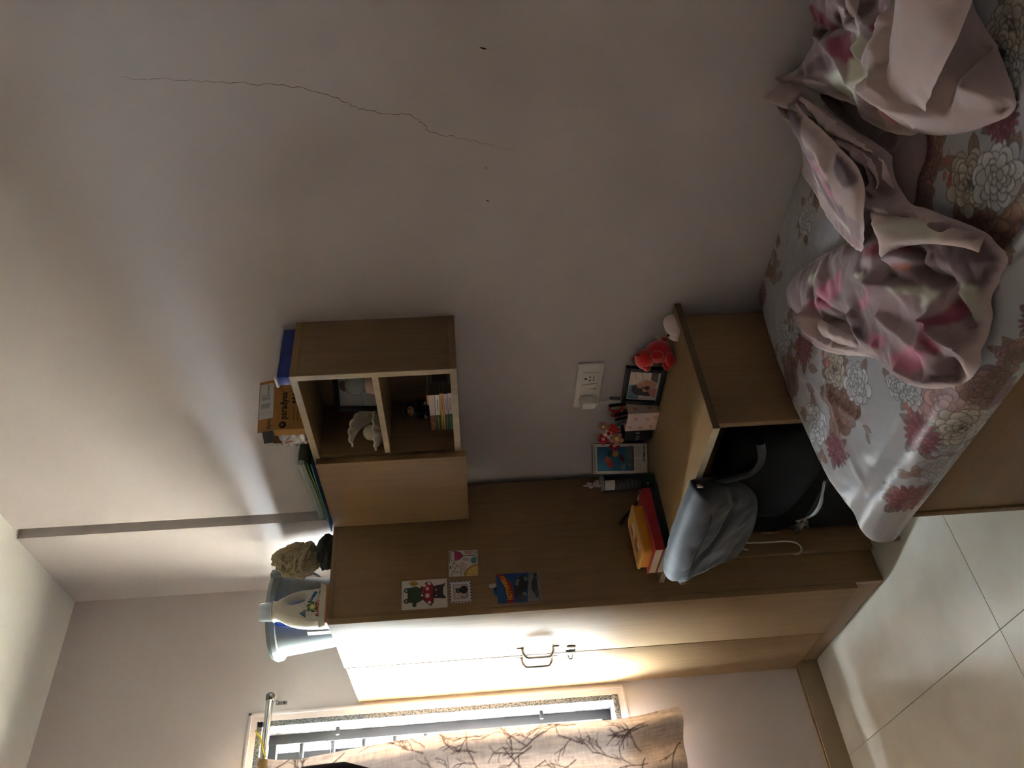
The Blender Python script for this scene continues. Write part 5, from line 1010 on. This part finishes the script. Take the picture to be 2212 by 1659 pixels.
LA1 = [(2587,-394,665),(2526,-401,660),(2480,-415,655),(2441,-425,650),(2418,-454,635),(2390,-470,600),(2406,-484,600),(2480,-517,630),(2539,-532,640),(2587,-533,640),(2634,-510,640)]
LA2 = [(2499,-187,640),(2484,-263,640),(2466,-277,635),(2450,-281,620),(2425,-243,610),(2395,-192,600),(2418,-148,610),(2473,-126,630)]
FOLDS = {
 'B': [([(2215,-14),(2191,-25),(2237,-179),(2266,-291),(2295,-388),(2306,-440),(2304,-471)],26,17),([(2214,-208),(2243,-313),(2260,-389),(2252,-424),(2221,-427)],22,14),([(2188,-14),(2185,-115),(2210,-238),(2227,-329),(2225,-384),(2199,-415),(2167,-434)],22,18),([(2183,-14),(2194,-99),(2214,-187),(2228,-278),(2241,-350),(2243,-400),(2218,-416)],-22,7),([(2218,-197),(2249,-283),(2271,-356),(2289,-415),(2290,-450)],-20,6),([(2207,-429),(2227,-475),(2269,-535),(2309,-587),(2338,-642)],20,14),([(2190,-451),(2182,-476),(2191,-511)],-26,14),([(2174,-392),(2156,-427),(2156,-490)],10,10),([(2236,-505),(2258,-588),(2311,-669)],-10,8),([(2327,-613),(2342,-676),(2380,-733)],14,10),([(2343,-728),(2359,-771),(2387,-794)],14,10)],
 'C': [([(2150,-676),(2171,-703),(2162,-723),(2171,-774),(2193,-800)],24,12),([(2121,-737),(2109,-760),(2086,-773)],-26,14),([(2246,-699),(2231,-734),(2220,-782),(2253,-803)],14,14),([(2224,-701),(2219,-727),(2201,-755)],-10,9),([(2087,-510),(2145,-582),(2190,-641)],14,14),([(2245,-598),(2213,-623),(2241,-684)],-22,12),([(2176,-552),(2208,-579),(2226,-617)],14,10),([(2151,-564),(2184,-625),(2179,-636)],-12,8),([(1886,-407),(1948,-484),(1989,-530)],-24,14),([(2018,-512),(1984,-535),(1991,-574),(2015,-619)],10,12),([(1859,-353),(1847,-389),(1857,-446),(1902,-518),(1990,-609)],14,12),([(1924,-383),(1940,-421),(1965,-487)],-10,9),([(2257,-736),(2242,-792),(2255,-810)],12,7),([(2291,-773),(2247,-814),(2201,-838)],14,12),([(2018,-664),(2034,-711),(2072,-760),(2084,-769)],12,10),([(2076,-580),(2080,-646),(2121,-743)],8,14),([(2054,-542),(2118,-578),(2173,-630)],8,16)],
 'A': [([(2528,-310),(2485,-321),(2443,-338),(2408,-363),(2401,-423),(2407,-489)],30,26),([(2599,-473),(2564,-488),(2519,-480),(2477,-482),(2411,-489)],-14,10),([(2567,-568),(2541,-568),(2536,-590),(2507,-588),(2469,-553)],-12,9),([(2449,-398),(2427,-406),(2419,-455)],10,12),([(2452,-404),(2478,-422),(2480,-395)],8,10),([(2437,-498),(2474,-564),(2503,-605)],-6,12),([(2547,-652),(2503,-633),(2481,-621)],10,12),([(2607,-553),(2569,-572),(2549,-619)],8,20),([(2436,-269),(2423,-338),(2402,-368)],-18,10)],
 'A0': [([(2410,-113),(2427,-168),(2436,-197)],-20,10),([(2464,-165),(2446,-188),(2434,-232)],18,12),([(2362,-123),(2357,-188),(2330,-262)],14,14),([(2225,-14),(2252,-66),(2293,-163)],14,8),([(2363,-83),(2416,-167)],-14,12),([(2385,-14),(2363,-64),(2345,-88)],10,10),([(2249,-111),(2288,-206),(2291,-252)],-24,16),([(2409,-240),(2407,-285),(2407,-316)],14,10)],
 'E': [([(2182,-27),(2186,-137),(2202,-246),(2213,-324),(2207,-373),(2179,-406)],7,14),([(2181,-164),(2196,-212),(2209,-279),(2205,-320)],-4,6)],
 'D': [([(2224,-491),(2242,-524),(2275,-564)],-5,6),([(2282,-575),(2306,-636)],-5,6)],
 'B2': [([(2196,-45),(2233,-136),(2237,-222),(2259,-290)],-24,22),([(2297,-340),(2265,-345)],-12,8),([(2255,-276),(2270,-307),(2297,-335)],10,10)],
}
SHAPES = {
 'B': [([(2179,-139),(2172,-171),(2157,-193),(2156,-228),(2175,-272),(2186,-306),(2194,-336),(2207,-348),(2202,-304),(2187,-266),(2180,-220),(2186,-172)],(176,108,126)),([(2186,-200),(2199,-229),(2204,-264),(2210,-296),(2190,-263),(2181,-225)],(128,106,108)),([(2157,-241),(2178,-288),(2168,-311),(2163,-341),(2158,-371),(2136,-367),(2125,-326),(2126,-291),(2143,-268)],(110,88,88)),([(2168,-304),(2168,-337),(2171,-370),(2195,-395),(2193,-368),(2191,-333)],(176,108,126)),([(2191,-333),(2214,-365),(2204,-387),(2189,-366)],(110,88,88)),([(2137,-212),(2148,-236),(2127,-284),(2122,-261),(2130,-225)],(206,202,184)),([(2122,-341),(2139,-389),(2164,-448),(2150,-450),(2130,-398),(2120,-357)],(206,202,184)),([(2175,-110),(2179,-135),(2168,-168),(2166,-140)],(110,88,88)),([(2129,-424),(2152,-472),(2153,-493),(2136,-453)],(176,108,126)),([(2218,-510),(2260,-544),(2299,-610),(2283,-626),(2258,-584)],(206,202,184)),([(2257,-572),(2297,-613),(2300,-650),(2311,-669),(2271,-618)],(206,202,184)),([(2276,-634),(2308,-672),(2270,-680),(2257,-658)],(206,202,184)),([(2308,-633),(2336,-681),(2348,-706),(2321,-678)],(128,106,108)),([(2302,-678),(2343,-702),(2362,-722),(2328,-735),(2318,-753),(2286,-732),(2271,-694)],(206,202,184)),([(2261,-670),(2305,-675),(2277,-694)],(128,106,108)),([(2171,-492),(2249,-569),(2267,-623),(2247,-620),(2182,-546)],(134,66,82))],
 'C': [([(1932,-375),(1993,-401),(2046,-429),(2017,-457),(1960,-432),(1932,-397)],(176,108,126)),([(1887,-350),(1934,-394),(1958,-435),(1940,-431),(1888,-383)],(176,108,126)),([(1909,-307),(1963,-335),(1976,-355),(1915,-336)],(206,202,184)),([(2082,-485),(2105,-506),(2115,-537),(2091,-519)],(206,202,184)),([(2149,-597),(2193,-640),(2207,-672),(2177,-669),(2160,-659),(2181,-652)],(206,202,184)),([(2034,-514),(2110,-558),(2127,-573),(2076,-559),(2033,-533)],(176,108,126)),([(2137,-672),(2164,-690),(2187,-698),(2237,-708),(2227,-729),(2195,-731),(2171,-713),(2147,-733),(2114,-728),(2113,-685)],(134,66,82)),([(2015,-640),(2100,-686),(2113,-718),(2082,-721),(2039,-705),(2022,-666)],(176,108,126)),([(2017,-578),(2046,-617),(2030,-626),(1995,-600)],(176,108,126)),([(2240,-686),(2263,-721),(2239,-735),(2229,-791),(2214,-770),(2230,-726)],(206,202,184)),([(2122,-768),(2160,-766),(2181,-789),(2177,-812),(2128,-798),(2117,-779)],(188,164,158)),([(2181,-789),(2218,-821),(2216,-841),(2186,-836),(2174,-815)],(188,164,158)),([(2260,-733),(2291,-773),(2277,-787),(2253,-803),(2244,-794)],(188,164,158)),([(2225,-787),(2253,-803),(2232,-828),(2201,-838),(2197,-806)],(188,164,158)),([(1857,-367),(1884,-410),(1989,-530),(1970,-558),(1993,-615),(1928,-561),(1867,-480),(1845,-413)],(188,164,158)),([(2116,-482),(2172,-543),(2214,-589),(2217,-614),(2148,-549),(2105,-492)],(170,150,156)),([(2162,-565),(2198,-606),(2213,-602),(2180,-571)],(168,104,92)),([(2130,-467),(2231,-556),(2233,-598),(2119,-478)],(134,66,82))],
 'A': [],
 'A0': [([(2374,-142),(2415,-191),(2377,-227),(2363,-218),(2359,-175)],(134,66,82)),([(2373,-220),(2409,-273),(2393,-299),(2332,-259)],(206,202,184)),([(2303,-147),(2345,-200),(2330,-262),(2308,-265),(2285,-240),(2284,-198)],(206,202,184)),([(2409,-230),(2435,-237),(2429,-319),(2407,-301)],(206,202,184)),([(2330,-318),(2351,-308),(2386,-336),(2386,-357),(2356,-361),(2362,-411),(2333,-374),(2327,-342)],(176,108,126)),([(2356,-361),(2382,-361),(2380,-421),(2356,-391)],(128,106,108)),([(2330,-262),(2380,-290),(2390,-343),(2351,-308),(2327,-320),(2311,-286)],(128,106,108)),([(2387,-14),(2397,-76),(2392,-130),(2380,-118),(2368,-46)],(134,66,82)),([(2356,-64),(2381,-116),(2377,-145),(2349,-96)],(110,88,88)),([(2257,-61),(2341,-130),(2357,-188),(2312,-145)],(110,88,88)),([(2450,-264),(2509,-280),(2477,-306),(2455,-299)],(134,66,82)),([(2464,-192),(2488,-237),(2489,-256),(2451,-242),(2436,-236)],(110,88,88))],
 'B2': [],
 'E': [([(2177,-135),(2170,-167),(2154,-189),(2154,-225),(2173,-268),(2183,-303),(2191,-333),(2205,-345),(2200,-300),(2185,-263),(2178,-216),(2184,-168)],(176,108,126)),([(2183,-197),(2197,-225),(2201,-260),(2207,-293),(2188,-260),(2179,-222)],(128,106,108)),([(2155,-238),(2176,-285),(2165,-308),(2160,-338),(2156,-368),(2134,-364),(2122,-323),(2124,-288),(2141,-265)],(110,88,88)),([(2166,-301),(2165,-333),(2169,-367),(2192,-392),(2190,-365),(2189,-330)],(176,108,126)),([(2189,-330),(2212,-362),(2201,-384),(2186,-363)],(110,88,88)),([(2134,-208),(2146,-233),(2124,-281),(2119,-258),(2127,-222)],(206,202,184)),([(2120,-338),(2137,-386),(2162,-445),(2148,-447),(2128,-395),(2118,-353)],(206,202,184)),([(2172,-106),(2177,-131),(2165,-164),(2164,-136)],(110,88,88)),([(2126,-421),(2149,-469),(2151,-490),(2133,-450)],(176,108,126)),([(2171,-377),(2195,-424),(2170,-438),(2153,-407)],(128,106,108))],
 'D': [([(2224,-517),(2265,-551),(2304,-616),(2288,-632),(2263,-590)],(206,202,184)),([(2262,-579),(2303,-619),(2306,-656),(2316,-675),(2277,-624)],(206,202,184)),([(2281,-640),(2313,-678),(2276,-686),(2262,-664)],(206,202,184)),([(2313,-639),(2341,-687),(2353,-711),(2326,-684)],(128,106,108))],
}
FLOWERS = [('w',1935,-123,32),('o',2004,-144,15),('o',1705,-24,32),('r',1596,-35,22),('w',1640,-246,30),('w',1734,-289,24),('r',1720,-343,32),('o',1608,-345,38),('r',1559,-229,13),('c',1791,-483,30),('w',1837,-560,34),('o',1756,-555,47),('w',1620,-509,39),('r',1654,-603,26),('w',1943,-653,24),('w',1955,-687,24),('p',2004,-752,47),('o',2087,-806,34),('r',1907,-750,30),('c',1963,-812,41),('g',1919,-807,32),('r',1721,-809,34),('g',1831,-831,32),('o',2313,-443,32),('r',2317,-420,24),('c',2348,-567,38),('w',2391,-617,38),('o',2329,-634,49),('o',2259,-477,28),('r',2247,-815,22),('r',2461,-563,24),('c',2562,-485,34),('c',2525,-495,28),('w',2506,-528,24),('w',1537,-669,19),('o',1777,-14,11),('w',1714,-14,13),('o',1559,-573,13),('g',2014,-888,28),('r',2047,-855,20),('o',2167,-815,24)]
LEAVES = [[(1709,-209),(1694,-242)],[(1724,-214),(1714,-245)],[(1679,-210),(1670,-242)],[(1718,-249),(1719,-274)],[(1706,-394),(1729,-428)],[(1663,-415),(1680,-451)],[(1782,-632),(1791,-657)],[(1777,-647),(1763,-667)],[(1588,-546),(1601,-582)],[(1589,-561),(1598,-600)],[(1777,-747),(1803,-781)],[(1803,-781),(1843,-786)],[(1803,-792),(1840,-800)],[(1692,-754),(1720,-777)],[(1719,-754),(1719,-771)],[(1725,-785),(1751,-796)],[(1940,-697),(1954,-720)],[(2332,-706),(2335,-725)],[(2318,-677),(2315,-702)],[(1555,-516),(1551,-547)],[(2359,-539),(2357,-516)],[(1671,-33),(1718,-95)],[(1747,-108),(1704,-88)],[(1598,-434),(1605,-469)]]
BUDS = [(1778,-422),(1770,-443),(1783,-455),(1924,-695),(1921,-705),(2343,-495),(2321,-509),(2327,-525),(2320,-528),(1786,-443)]
YP = np.array([0.0, -0.15, -0.40, -0.60, -0.70]); ZP = np.array([0.512, 0.528, 0.536, 0.528, 0.516])
def sheet_top(X, Y): return np.interp(-Y, -YP, ZP) + 0.004 * noise2(X + 3, Y + 3, 0.25, 21, 2)
mt = thing('mattress', 'foam mattress inside the bed frame under the floral sheet', 'mattress', (2.55, -0.385, 0.379))
MB().prism(rrect(1.935, 0.70, 0.05, 6), 0.0, 0.118).build('foam_block', mat('foam_white', (190, 186, 180), 0.9), mt, bevel=0.02, bseg=3)
bs_ = thing('bed_sheet', 'silver-grey satin bed sheet printed with brown, white and red flowers', 'bed sheet', (2.5, -0.4, 0.5))
SW, SH, X0S, Y0S = 1.30, 0.93, -0.13, -0.16      # flat cloth coordinates: x from the foot edge, y from the front edge
FX, FY = 1.556, -0.762                            # where the foot and the front edge turn down
cs = Canvas(SW, SH, 700, 500, (164, 161, 163), X0S, Y0S)
def pet(cv, x, y, a, d, rl, rw, fill, ol, lw=0.0016, c2=None):
    cv.ell(x + d * math.cos(a), y + d * math.sin(a), rl, rw, a, fill, ol, lw, c2)
PAL = {'w': ((204, 202, 202), (70, 66, 70), (160, 158, 162)), 'o': ((140, 98, 84), (62, 40, 36), (96, 62, 54)), 'p': ((192, 156, 152), (112, 76, 78), (150, 106, 106)), 'c': ((198, 188, 172), (74, 62, 56), (140, 122, 104)), 'g': ((168, 165, 166), (112, 106, 108), (170, 166, 168))}
rs_ = random.Random(5)
def draw_flower(k, x, y, r):
    if k == 'r':
        for n_, rr, l_, w_ in ((17, 0.72, 0.30, 0.115), (14, 0.52, 0.26, 0.11), (11, 0.33, 0.22, 0.10), (7, 0.15, 0.16, 0.09)):
            o_ = rs_.random() * 6
            for i in range(n_): pet(cs, x, y, o_ + 2 * PI * i / n_, rr * r, l_ * r, w_ * r, (146, 74, 84) if i % 3 else (118, 44, 58), (64, 18, 28), 0.0012, (98, 24, 38))
        return
    f, o, s = PAL[k]
    for n_, rr, l_, w_ in ((11, 0.74, 0.30, 0.27), (9, 0.58, 0.28, 0.24), (8, 0.42, 0.24, 0.20), (6, 0.27, 0.19, 0.15), (5, 0.13, 0.14, 0.10)):
        o_ = rs_.random() * 6
        for i in range(n_):
            a = o_ + 2 * PI * i / n_ + rs_.uniform(-0.25, 0.25); v = rs_.uniform(0.84, 1.08); d = rr * r * rs_.uniform(0.82, 1.12); l2, w2 = l_ * r * rs_.uniform(0.8, 1.25), w_ * r * rs_.uniform(0.75, 1.2)
            cs.ell(x + d * math.cos(a), y + d * math.sin(a), l2, w2, a + rs_.uniform(-0.5, 0.5), tuple(min(255, q * v) for q in f), o, 0.0017, s)
            for e in (-0.35, 0.0, 0.35):
                if rr > 0.25: cs.line([(x + (d - l2 * 0.5) * math.cos(a + e * 0.4), y + (d - l2 * 0.5) * math.sin(a + e * 0.4)), (x + (d + l2 * 0.55) * math.cos(a + e * w2 / d), y + (d + l2 * 0.55) * math.sin(a + e * w2 / d))], 0.0008, s)
    if k == 'c':
        for i in range(26): a = rs_.random() * 6.3; q = rs_.random() * 0.28 * r; cs.ell(x + q * math.cos(a), y + q * math.sin(a), 0.0022, 0.0022, 0, (60, 48, 44))
def leaf(a, b, c=(132, 104, 92)):
    ax, ay, bx, by = a[0], a[1], b[0], b[1]; L_ = math.hypot(bx - ax, by - ay); a_ = math.atan2(by - ay, bx - ax)
    p = [(ax + (bx - ax) * t - math.sin(a_) * w, ay + (by - ay) * t + math.cos(a_) * w) for t, w in [(t, 0.26 * L_ * math.sin(PI * t) ** 0.8) for t in np.linspace(0, 1, 10)] + [(t, -0.26 * L_ * math.sin(PI * t) ** 0.8) for t in np.linspace(1, 0, 10)]]
    cs.poly(p, c); cs.line(p + p[:1], 0.0014, (82, 60, 54)); cs.line([a, b], 0.0012, (82, 60, 54))
def to_s(x, y): return (x / 1000.0 - FX, y / 1000.0 - FY)
for i in range(70):   # faint tonal sprigs woven in the ground
    x = rs_.uniform(X0S, X0S + SW); y = rs_.uniform(Y0S, Y0S + SH); a = rs_.random() * 6.3
    for j in range(4): cs.line([(x + 0.008 * j * math.cos(a), y + 0.008 * j * math.sin(a)), (x + 0.008 * j * math.cos(a) + 0.010 * math.cos(a + (-1) ** j), y + 0.008 * j * math.sin(a) + 0.010 * math.sin(a + (-1) ** j))], 0.0026, (176, 173, 174))
for lv in LEAVES: leaf(to_s(*lv[0]), to_s(*lv[1]))
for k, x, y, r in FLOWERS:
    sx_, sy_ = to_s(x, y); rr = r * 0.00142
    for j in range(5):
        a = rs_.random() * 6.3; leaf((sx_ + 0.55 * rr * math.cos(a), sy_ + 0.55 * rr * math.sin(a)), (sx_ + 1.45 * rr * math.cos(a + 0.2), sy_ + 1.45 * rr * math.sin(a + 0.2)), (128, 102, 90) if k != 'r' else (116, 92, 84))
for k, x, y, r in sorted(FLOWERS, key=lambda q: {'o': 0, 'p': 0, 'g': 1, 'c': 2, 'w': 3, 'r': 4}[q[0]]):
    draw_flower(k, *to_s(x, y), r * 0.00142)
for x, y in BUDS:
    q = to_s(x, y); cs.line([q, (q[0] + 0.015, q[1] + 0.006)], 0.0016, (96, 76, 70)); cs.ell(q[0], q[1], 0.0065, 0.0045, 0.6, (172, 84, 70), (100, 46, 40), 0.001)
# add a coarse stretch of plain cloth towards the pillow end
xe = np.linspace(X0S + SW, 1.93, 34)[1:]; U = np.concatenate([cs.X, np.repeat(xe[None, :], cs.ny, 0)], 1); Vv = np.concatenate([cs.Y, np.repeat(cs.Y[:, :1], len(xe), 1)], 1)
Cc = np.concatenate([cs.a, np.repeat(np.broadcast_to(lin((164, 161, 163)), (cs.ny, 1, 3)), len(xe), 1)], 1)
def wrap_edge(u, r, sign):
    """arc-length u (negative = past the edge): returns (shift along axis, drop)"""
    a = np.clip(-u + r * 0.6, 0, r * PI / 2) / r
    flat = np.maximum(u, -r * 0.6); over = np.maximum(-u + r * 0.6 - r * PI / 2, 0)
    return np.where(-u + r * 0.6 > 0, -r * 0.6 * 0 + (r * 0.6) - r * np.sin(a), u), r * (1 - np.cos(a)) + over
sxv, dX = wrap_edge(U, 0.045, 1); syv, dY = wrap_edge(Vv, 0.045, 1)
Xs = FX + sxv; Ys = FY + syv
top_ = sheet_top(Xs, np.clip(Ys, -0.7, 0))
drop = (dX ** 3 + dY ** 3 + 1e-12) ** (1 / 3)
corner = np.exp(-((U + 0.02) ** 2 + (Vv + 0.02) ** 2) / 0.05 ** 2)
Zs = top_ - np.minimum(drop, 0.128 + 0.0 * U) - 0.020 * np.exp(-((Vv) / 0.10) ** 2) * np.exp(-((U) / 0.35) ** 2)
tuck = np.clip((dY - 0.075) / 0.05, 0, 1); Ys = Ys + 0.018 * tuck
tuckx = np.clip((dX - 0.075) / 0.05, 0, 1); Xs = Xs + 0.012 * tuckx * (1 - corner)
wr = 0.0045 * noise2(U * 0.6 + Vv * 0.5, Vv * 1.6 - U * 0.4, 0.09, 41, 3) + 0.003 * np.abs(noise2(U + 0.8 * Vv + 5, Vv * 0.5 - U + 5, 0.05, 43, 2))
for k, (xa, ya, xb, yb) in enumerate(((2.26, -0.70, 2.47, -0.745), (2.24, -0.715, 2.46, -0.775), (2.30, -0.66, 2.5, -0.69), (1.62, -0.30, 1.78, -0.62), (1.75, -0.45, 1.66, -0.72))):
    px_a, py_a, px_b, py_b = xa - FX, ya - FY, xb - FX, yb - FY; L2 = (px_b - px_a) ** 2 + (py_b - py_a) ** 2
    t_ = np.clip(((U - px_a) * (px_b - px_a) + (Vv - py_a) * (py_b - py_a)) / L2, 0, 1); d_ = np.hypot(U - px_a - t_ * (px_b - px_a), Vv - py_a - t_ * (py_b - py_a))
    wr = wr + (0.010 if k < 3 else 0.004) * np.exp(-(d_ / 0.012) ** 2)
Zs = Zs + wr * np.clip(1 - drop / 0.1, 0.3, 1); Xs = Xs + 0.6 * wr * np.clip(dX / 0.05, 0, 1); Ys = np.minimum(Ys, -0.004)
Zs = np.maximum(Zs, 0.4065) + 0.0; Ys = np.where((Zs < 0.42) & (Xs > 1.62), np.maximum(Ys, -0.775), Ys)
lowc = np.where(Xs < 1.60, 0.045 * corner * np.clip((drop - 0.05) / 0.05, 0, 1), 0); Zs = Zs - lowc
M_SHEET = attr_mat('satin_sheet', 0.36, 0.5, sheen=0.15, bump=0.15, bscale=420)
grid_mesh('cloth', np.stack([Xs - 2.5, Ys + 0.4, Zs - 0.5], -1), M_SHEET, bs_, np.clip(Cc, 0, 1))

class Splat:
    def __init__(s, X, Y, bg): s.X, s.Y = X, Y; s.a = np.empty(X.shape + (3,)); s.a[:] = lin(bg)
    def poly(s, pts, c):
        X, Y = s.X, s.Y; ins = np.zeros(X.shape, bool); n = len(pts)
        for i in range(n):
            (xa, ya), (xb, yb) = pts[i], pts[(i + 1) % n]
            if ya != yb: ins ^= ((Y > min(ya, yb)) & (Y <= max(ya, yb))) & (X < xa + (Y - ya) * (xb - xa) / (yb - ya))
        s.a[ins] = lin(c)
def path_dist(X, Y, pts):
    P = [Vector((p[0] / 1000, p[1] / 1000, 0)) for p in pts]; P = smooth_path(P, 5); best = np.full(X.shape, 1e9); tb = np.zeros(X.shape); n = len(P)
    for i in range(n - 1):
        xa, ya, xb, yb = P[i].x, P[i].y, P[i + 1].x, P[i + 1].y; L_ = max((xb - xa) ** 2 + (yb - ya) ** 2, 1e-12)
        t = np.clip(((X - xa) * (xb - xa) + (Y - ya) * (yb - ya)) / L_, 0, 1); d = np.hypot(X - xa - t * (xb - xa), Y - ya - t * (yb - ya)); k = d < best
        best[k] = d[k]; tb[k] = ((i + t) / (n - 1))[k]
    return best, tb
VB, QB, CB = [], [], []; off = 0
MAUVE = (190, 166, 160)
for key, outl, hgt, wdt, base, seed in (('B2', LB2, 0.012, 0.05, (160, 136, 132), 61), ('A0', LA0, 0.045, 0.035, (150, 128, 126), 62), ('C', LC, 0.050, 0.035, (134, 112, 112), 63), ('G', LG, 0.014, 0.012, (196, 172, 168), 66),
        ('B', LB, 0.024, 0.030, (168, 146, 142), 64), ('F', LF, 0.030, 0.016, MAUVE, 67), ('F2', LF2, 0.024, 0.014, MAUVE, 68), ('E', LE, 0.014, 0.018, (182, 158, 152), 69), ('D', LD, 0.018, 0.014, (196, 174, 168), 70),
        ('A2', LA2, 0.020, 0.012, (176, 152, 146), 72), ('A', LA, 0.075, 0.045, (184, 160, 154), 65), ('A1', LA1, 0.022, 0.02, MAUVE, 71)):
    O3 = np.array(outl, float) / 1000; R3_ = np.array(rnd(O3, 5)); X, Y, d, keep = layer(R3_[:, :2], 0.0032)
    w_ = np.zeros(X.shape); zsum = np.zeros(X.shape)
    for p in R3_[::2]:
        q = 1.0 / ((X - p[0]) ** 2 + (Y - p[1]) ** 2 + 2e-4) ** 1.5; w_ += q; zsum += q * p[2]
    Z = zsum / w_ + hgt * (1 - np.exp(-d / wdt)) * (1 + 0.0 * X)
    fade = np.clip(d / 0.012, 0.15, 1)
    for pts, amp, wd in FOLDS.get(key, ()):
        pd, tb = path_dist(X, Y, pts); tp = np.clip(np.minimum(tb, 1 - tb) / 0.12, 0.25, 1); w2 = wd / 1000 * 1.15
        Z = Z + amp / 1000 * 1.7 * np.exp(-np.abs(pd / w2) ** 1.35) * tp * fade
    fa = 0.6 * X + 0.8 * Y; fb = -0.8 * X + 0.6 * Y
    nz = 1.0 if len(key) == 1 and key in 'CBA' or key == 'A0' else 0.28
    Z = Z + nz * fade * (0.030 * np.abs(noise2(fa * 0.55 + 4, fb * 1.5 + 4, 0.12, seed, 3)) + 0.012 * np.abs(noise2(fb * 0.6 + 9, fa * 1.3 + 2, 0.06, seed + 20, 2)) + 0.004 * noise2(X + 7, Y + 7, 0.03, seed + 9, 2))
    st = np.abs(np.sin((X * 0.7 + Y + 0.05 * np.sin(X * 22)) * 2 * PI / 0.17)); row = np.exp(-(st / 0.05) ** 2); Z = Z - 0.0014 * row * fade * (0.6 + 0.4 * np.sin(X * 900) * np.sin(Y * 900))
    Z = np.maximum(Z, sheet_top(X, np.clip(Y, -0.7, 0)) + 0.003)
    Z = np.where(Y < -0.74, np.maximum(Z, 0.525 + (Y + 0.74) * 0.4), Z); Yk = np.minimum(Y, -0.006)
    sp = Splat(X, Y, base)
    if key in ('C', 'B', 'A0', 'E'):   # woven swirl print
        sw = noise2(X * 1.0 + 2, Y * 1.0 + 2, 0.16, seed + 3, 2); sp.a[sw > 0.22] = lin((150, 126, 126)); sp.a[(sw < -0.26)] = lin((112, 92, 94)) if key != 'B' else lin((172, 148, 144))
    for pts, col in SHAPES.get(key, ()): sp.poly([(p[0] / 1000, p[1] / 1000) for p in pts], col)
    if key != 'B2': sp.a[d < 0.006] = lin((196, 172, 168))
    for _ in range(2):   # the dyes bleed a little
        a_ = sp.a; b_ = a_.copy(); b_[1:-1, 1:-1] = (a_[1:-1, 1:-1] * 2 + a_[:-2, 1:-1] + a_[2:, 1:-1] + a_[1:-1, :-2] + a_[1:-1, 2:]) / 6; sp.a = b_
    ny, nx = X.shape; idx = np.arange(ny * nx).reshape(ny, nx); q = np.stack([idx[:-1, :-1], idx[:-1, 1:], idx[1:, 1:], idx[1:, :-1]], -1)[keep]
    used = np.unique(q); re = -np.ones(ny * nx, int); re[used] = np.arange(len(used))
    lean = np.clip(Z - zsum / w_, -0.02, 0.06) * np.clip(d / 0.02, 0, 1); Xl = X + 0.35 * lean; Yl_ = np.minimum(Yk - 0.40 * lean, -0.006)
    VB.append(np.stack([Xl, Yl_, Z], -1).reshape(-1, 3)[used]); CB.append(sp.a.reshape(-1, 3)[used]); QB.append(re[q] + off); off += len(used)
bl = thing('blanket', 'crumpled mauve quilted blanket with pink and cream swirls heaped on bed', 'blanket', (2.2, -0.45, 0.55))
M_BLK = attr_mat('quilted_cotton', 0.8, 0.2, sheen=0.25, bump=0.25, bscale=500)
raw_mesh('cloth', np.concatenate(VB) - np.array([2.2, -0.45, 0.55]), np.concatenate(QB), M_BLK, bl, np.concatenate(CB))
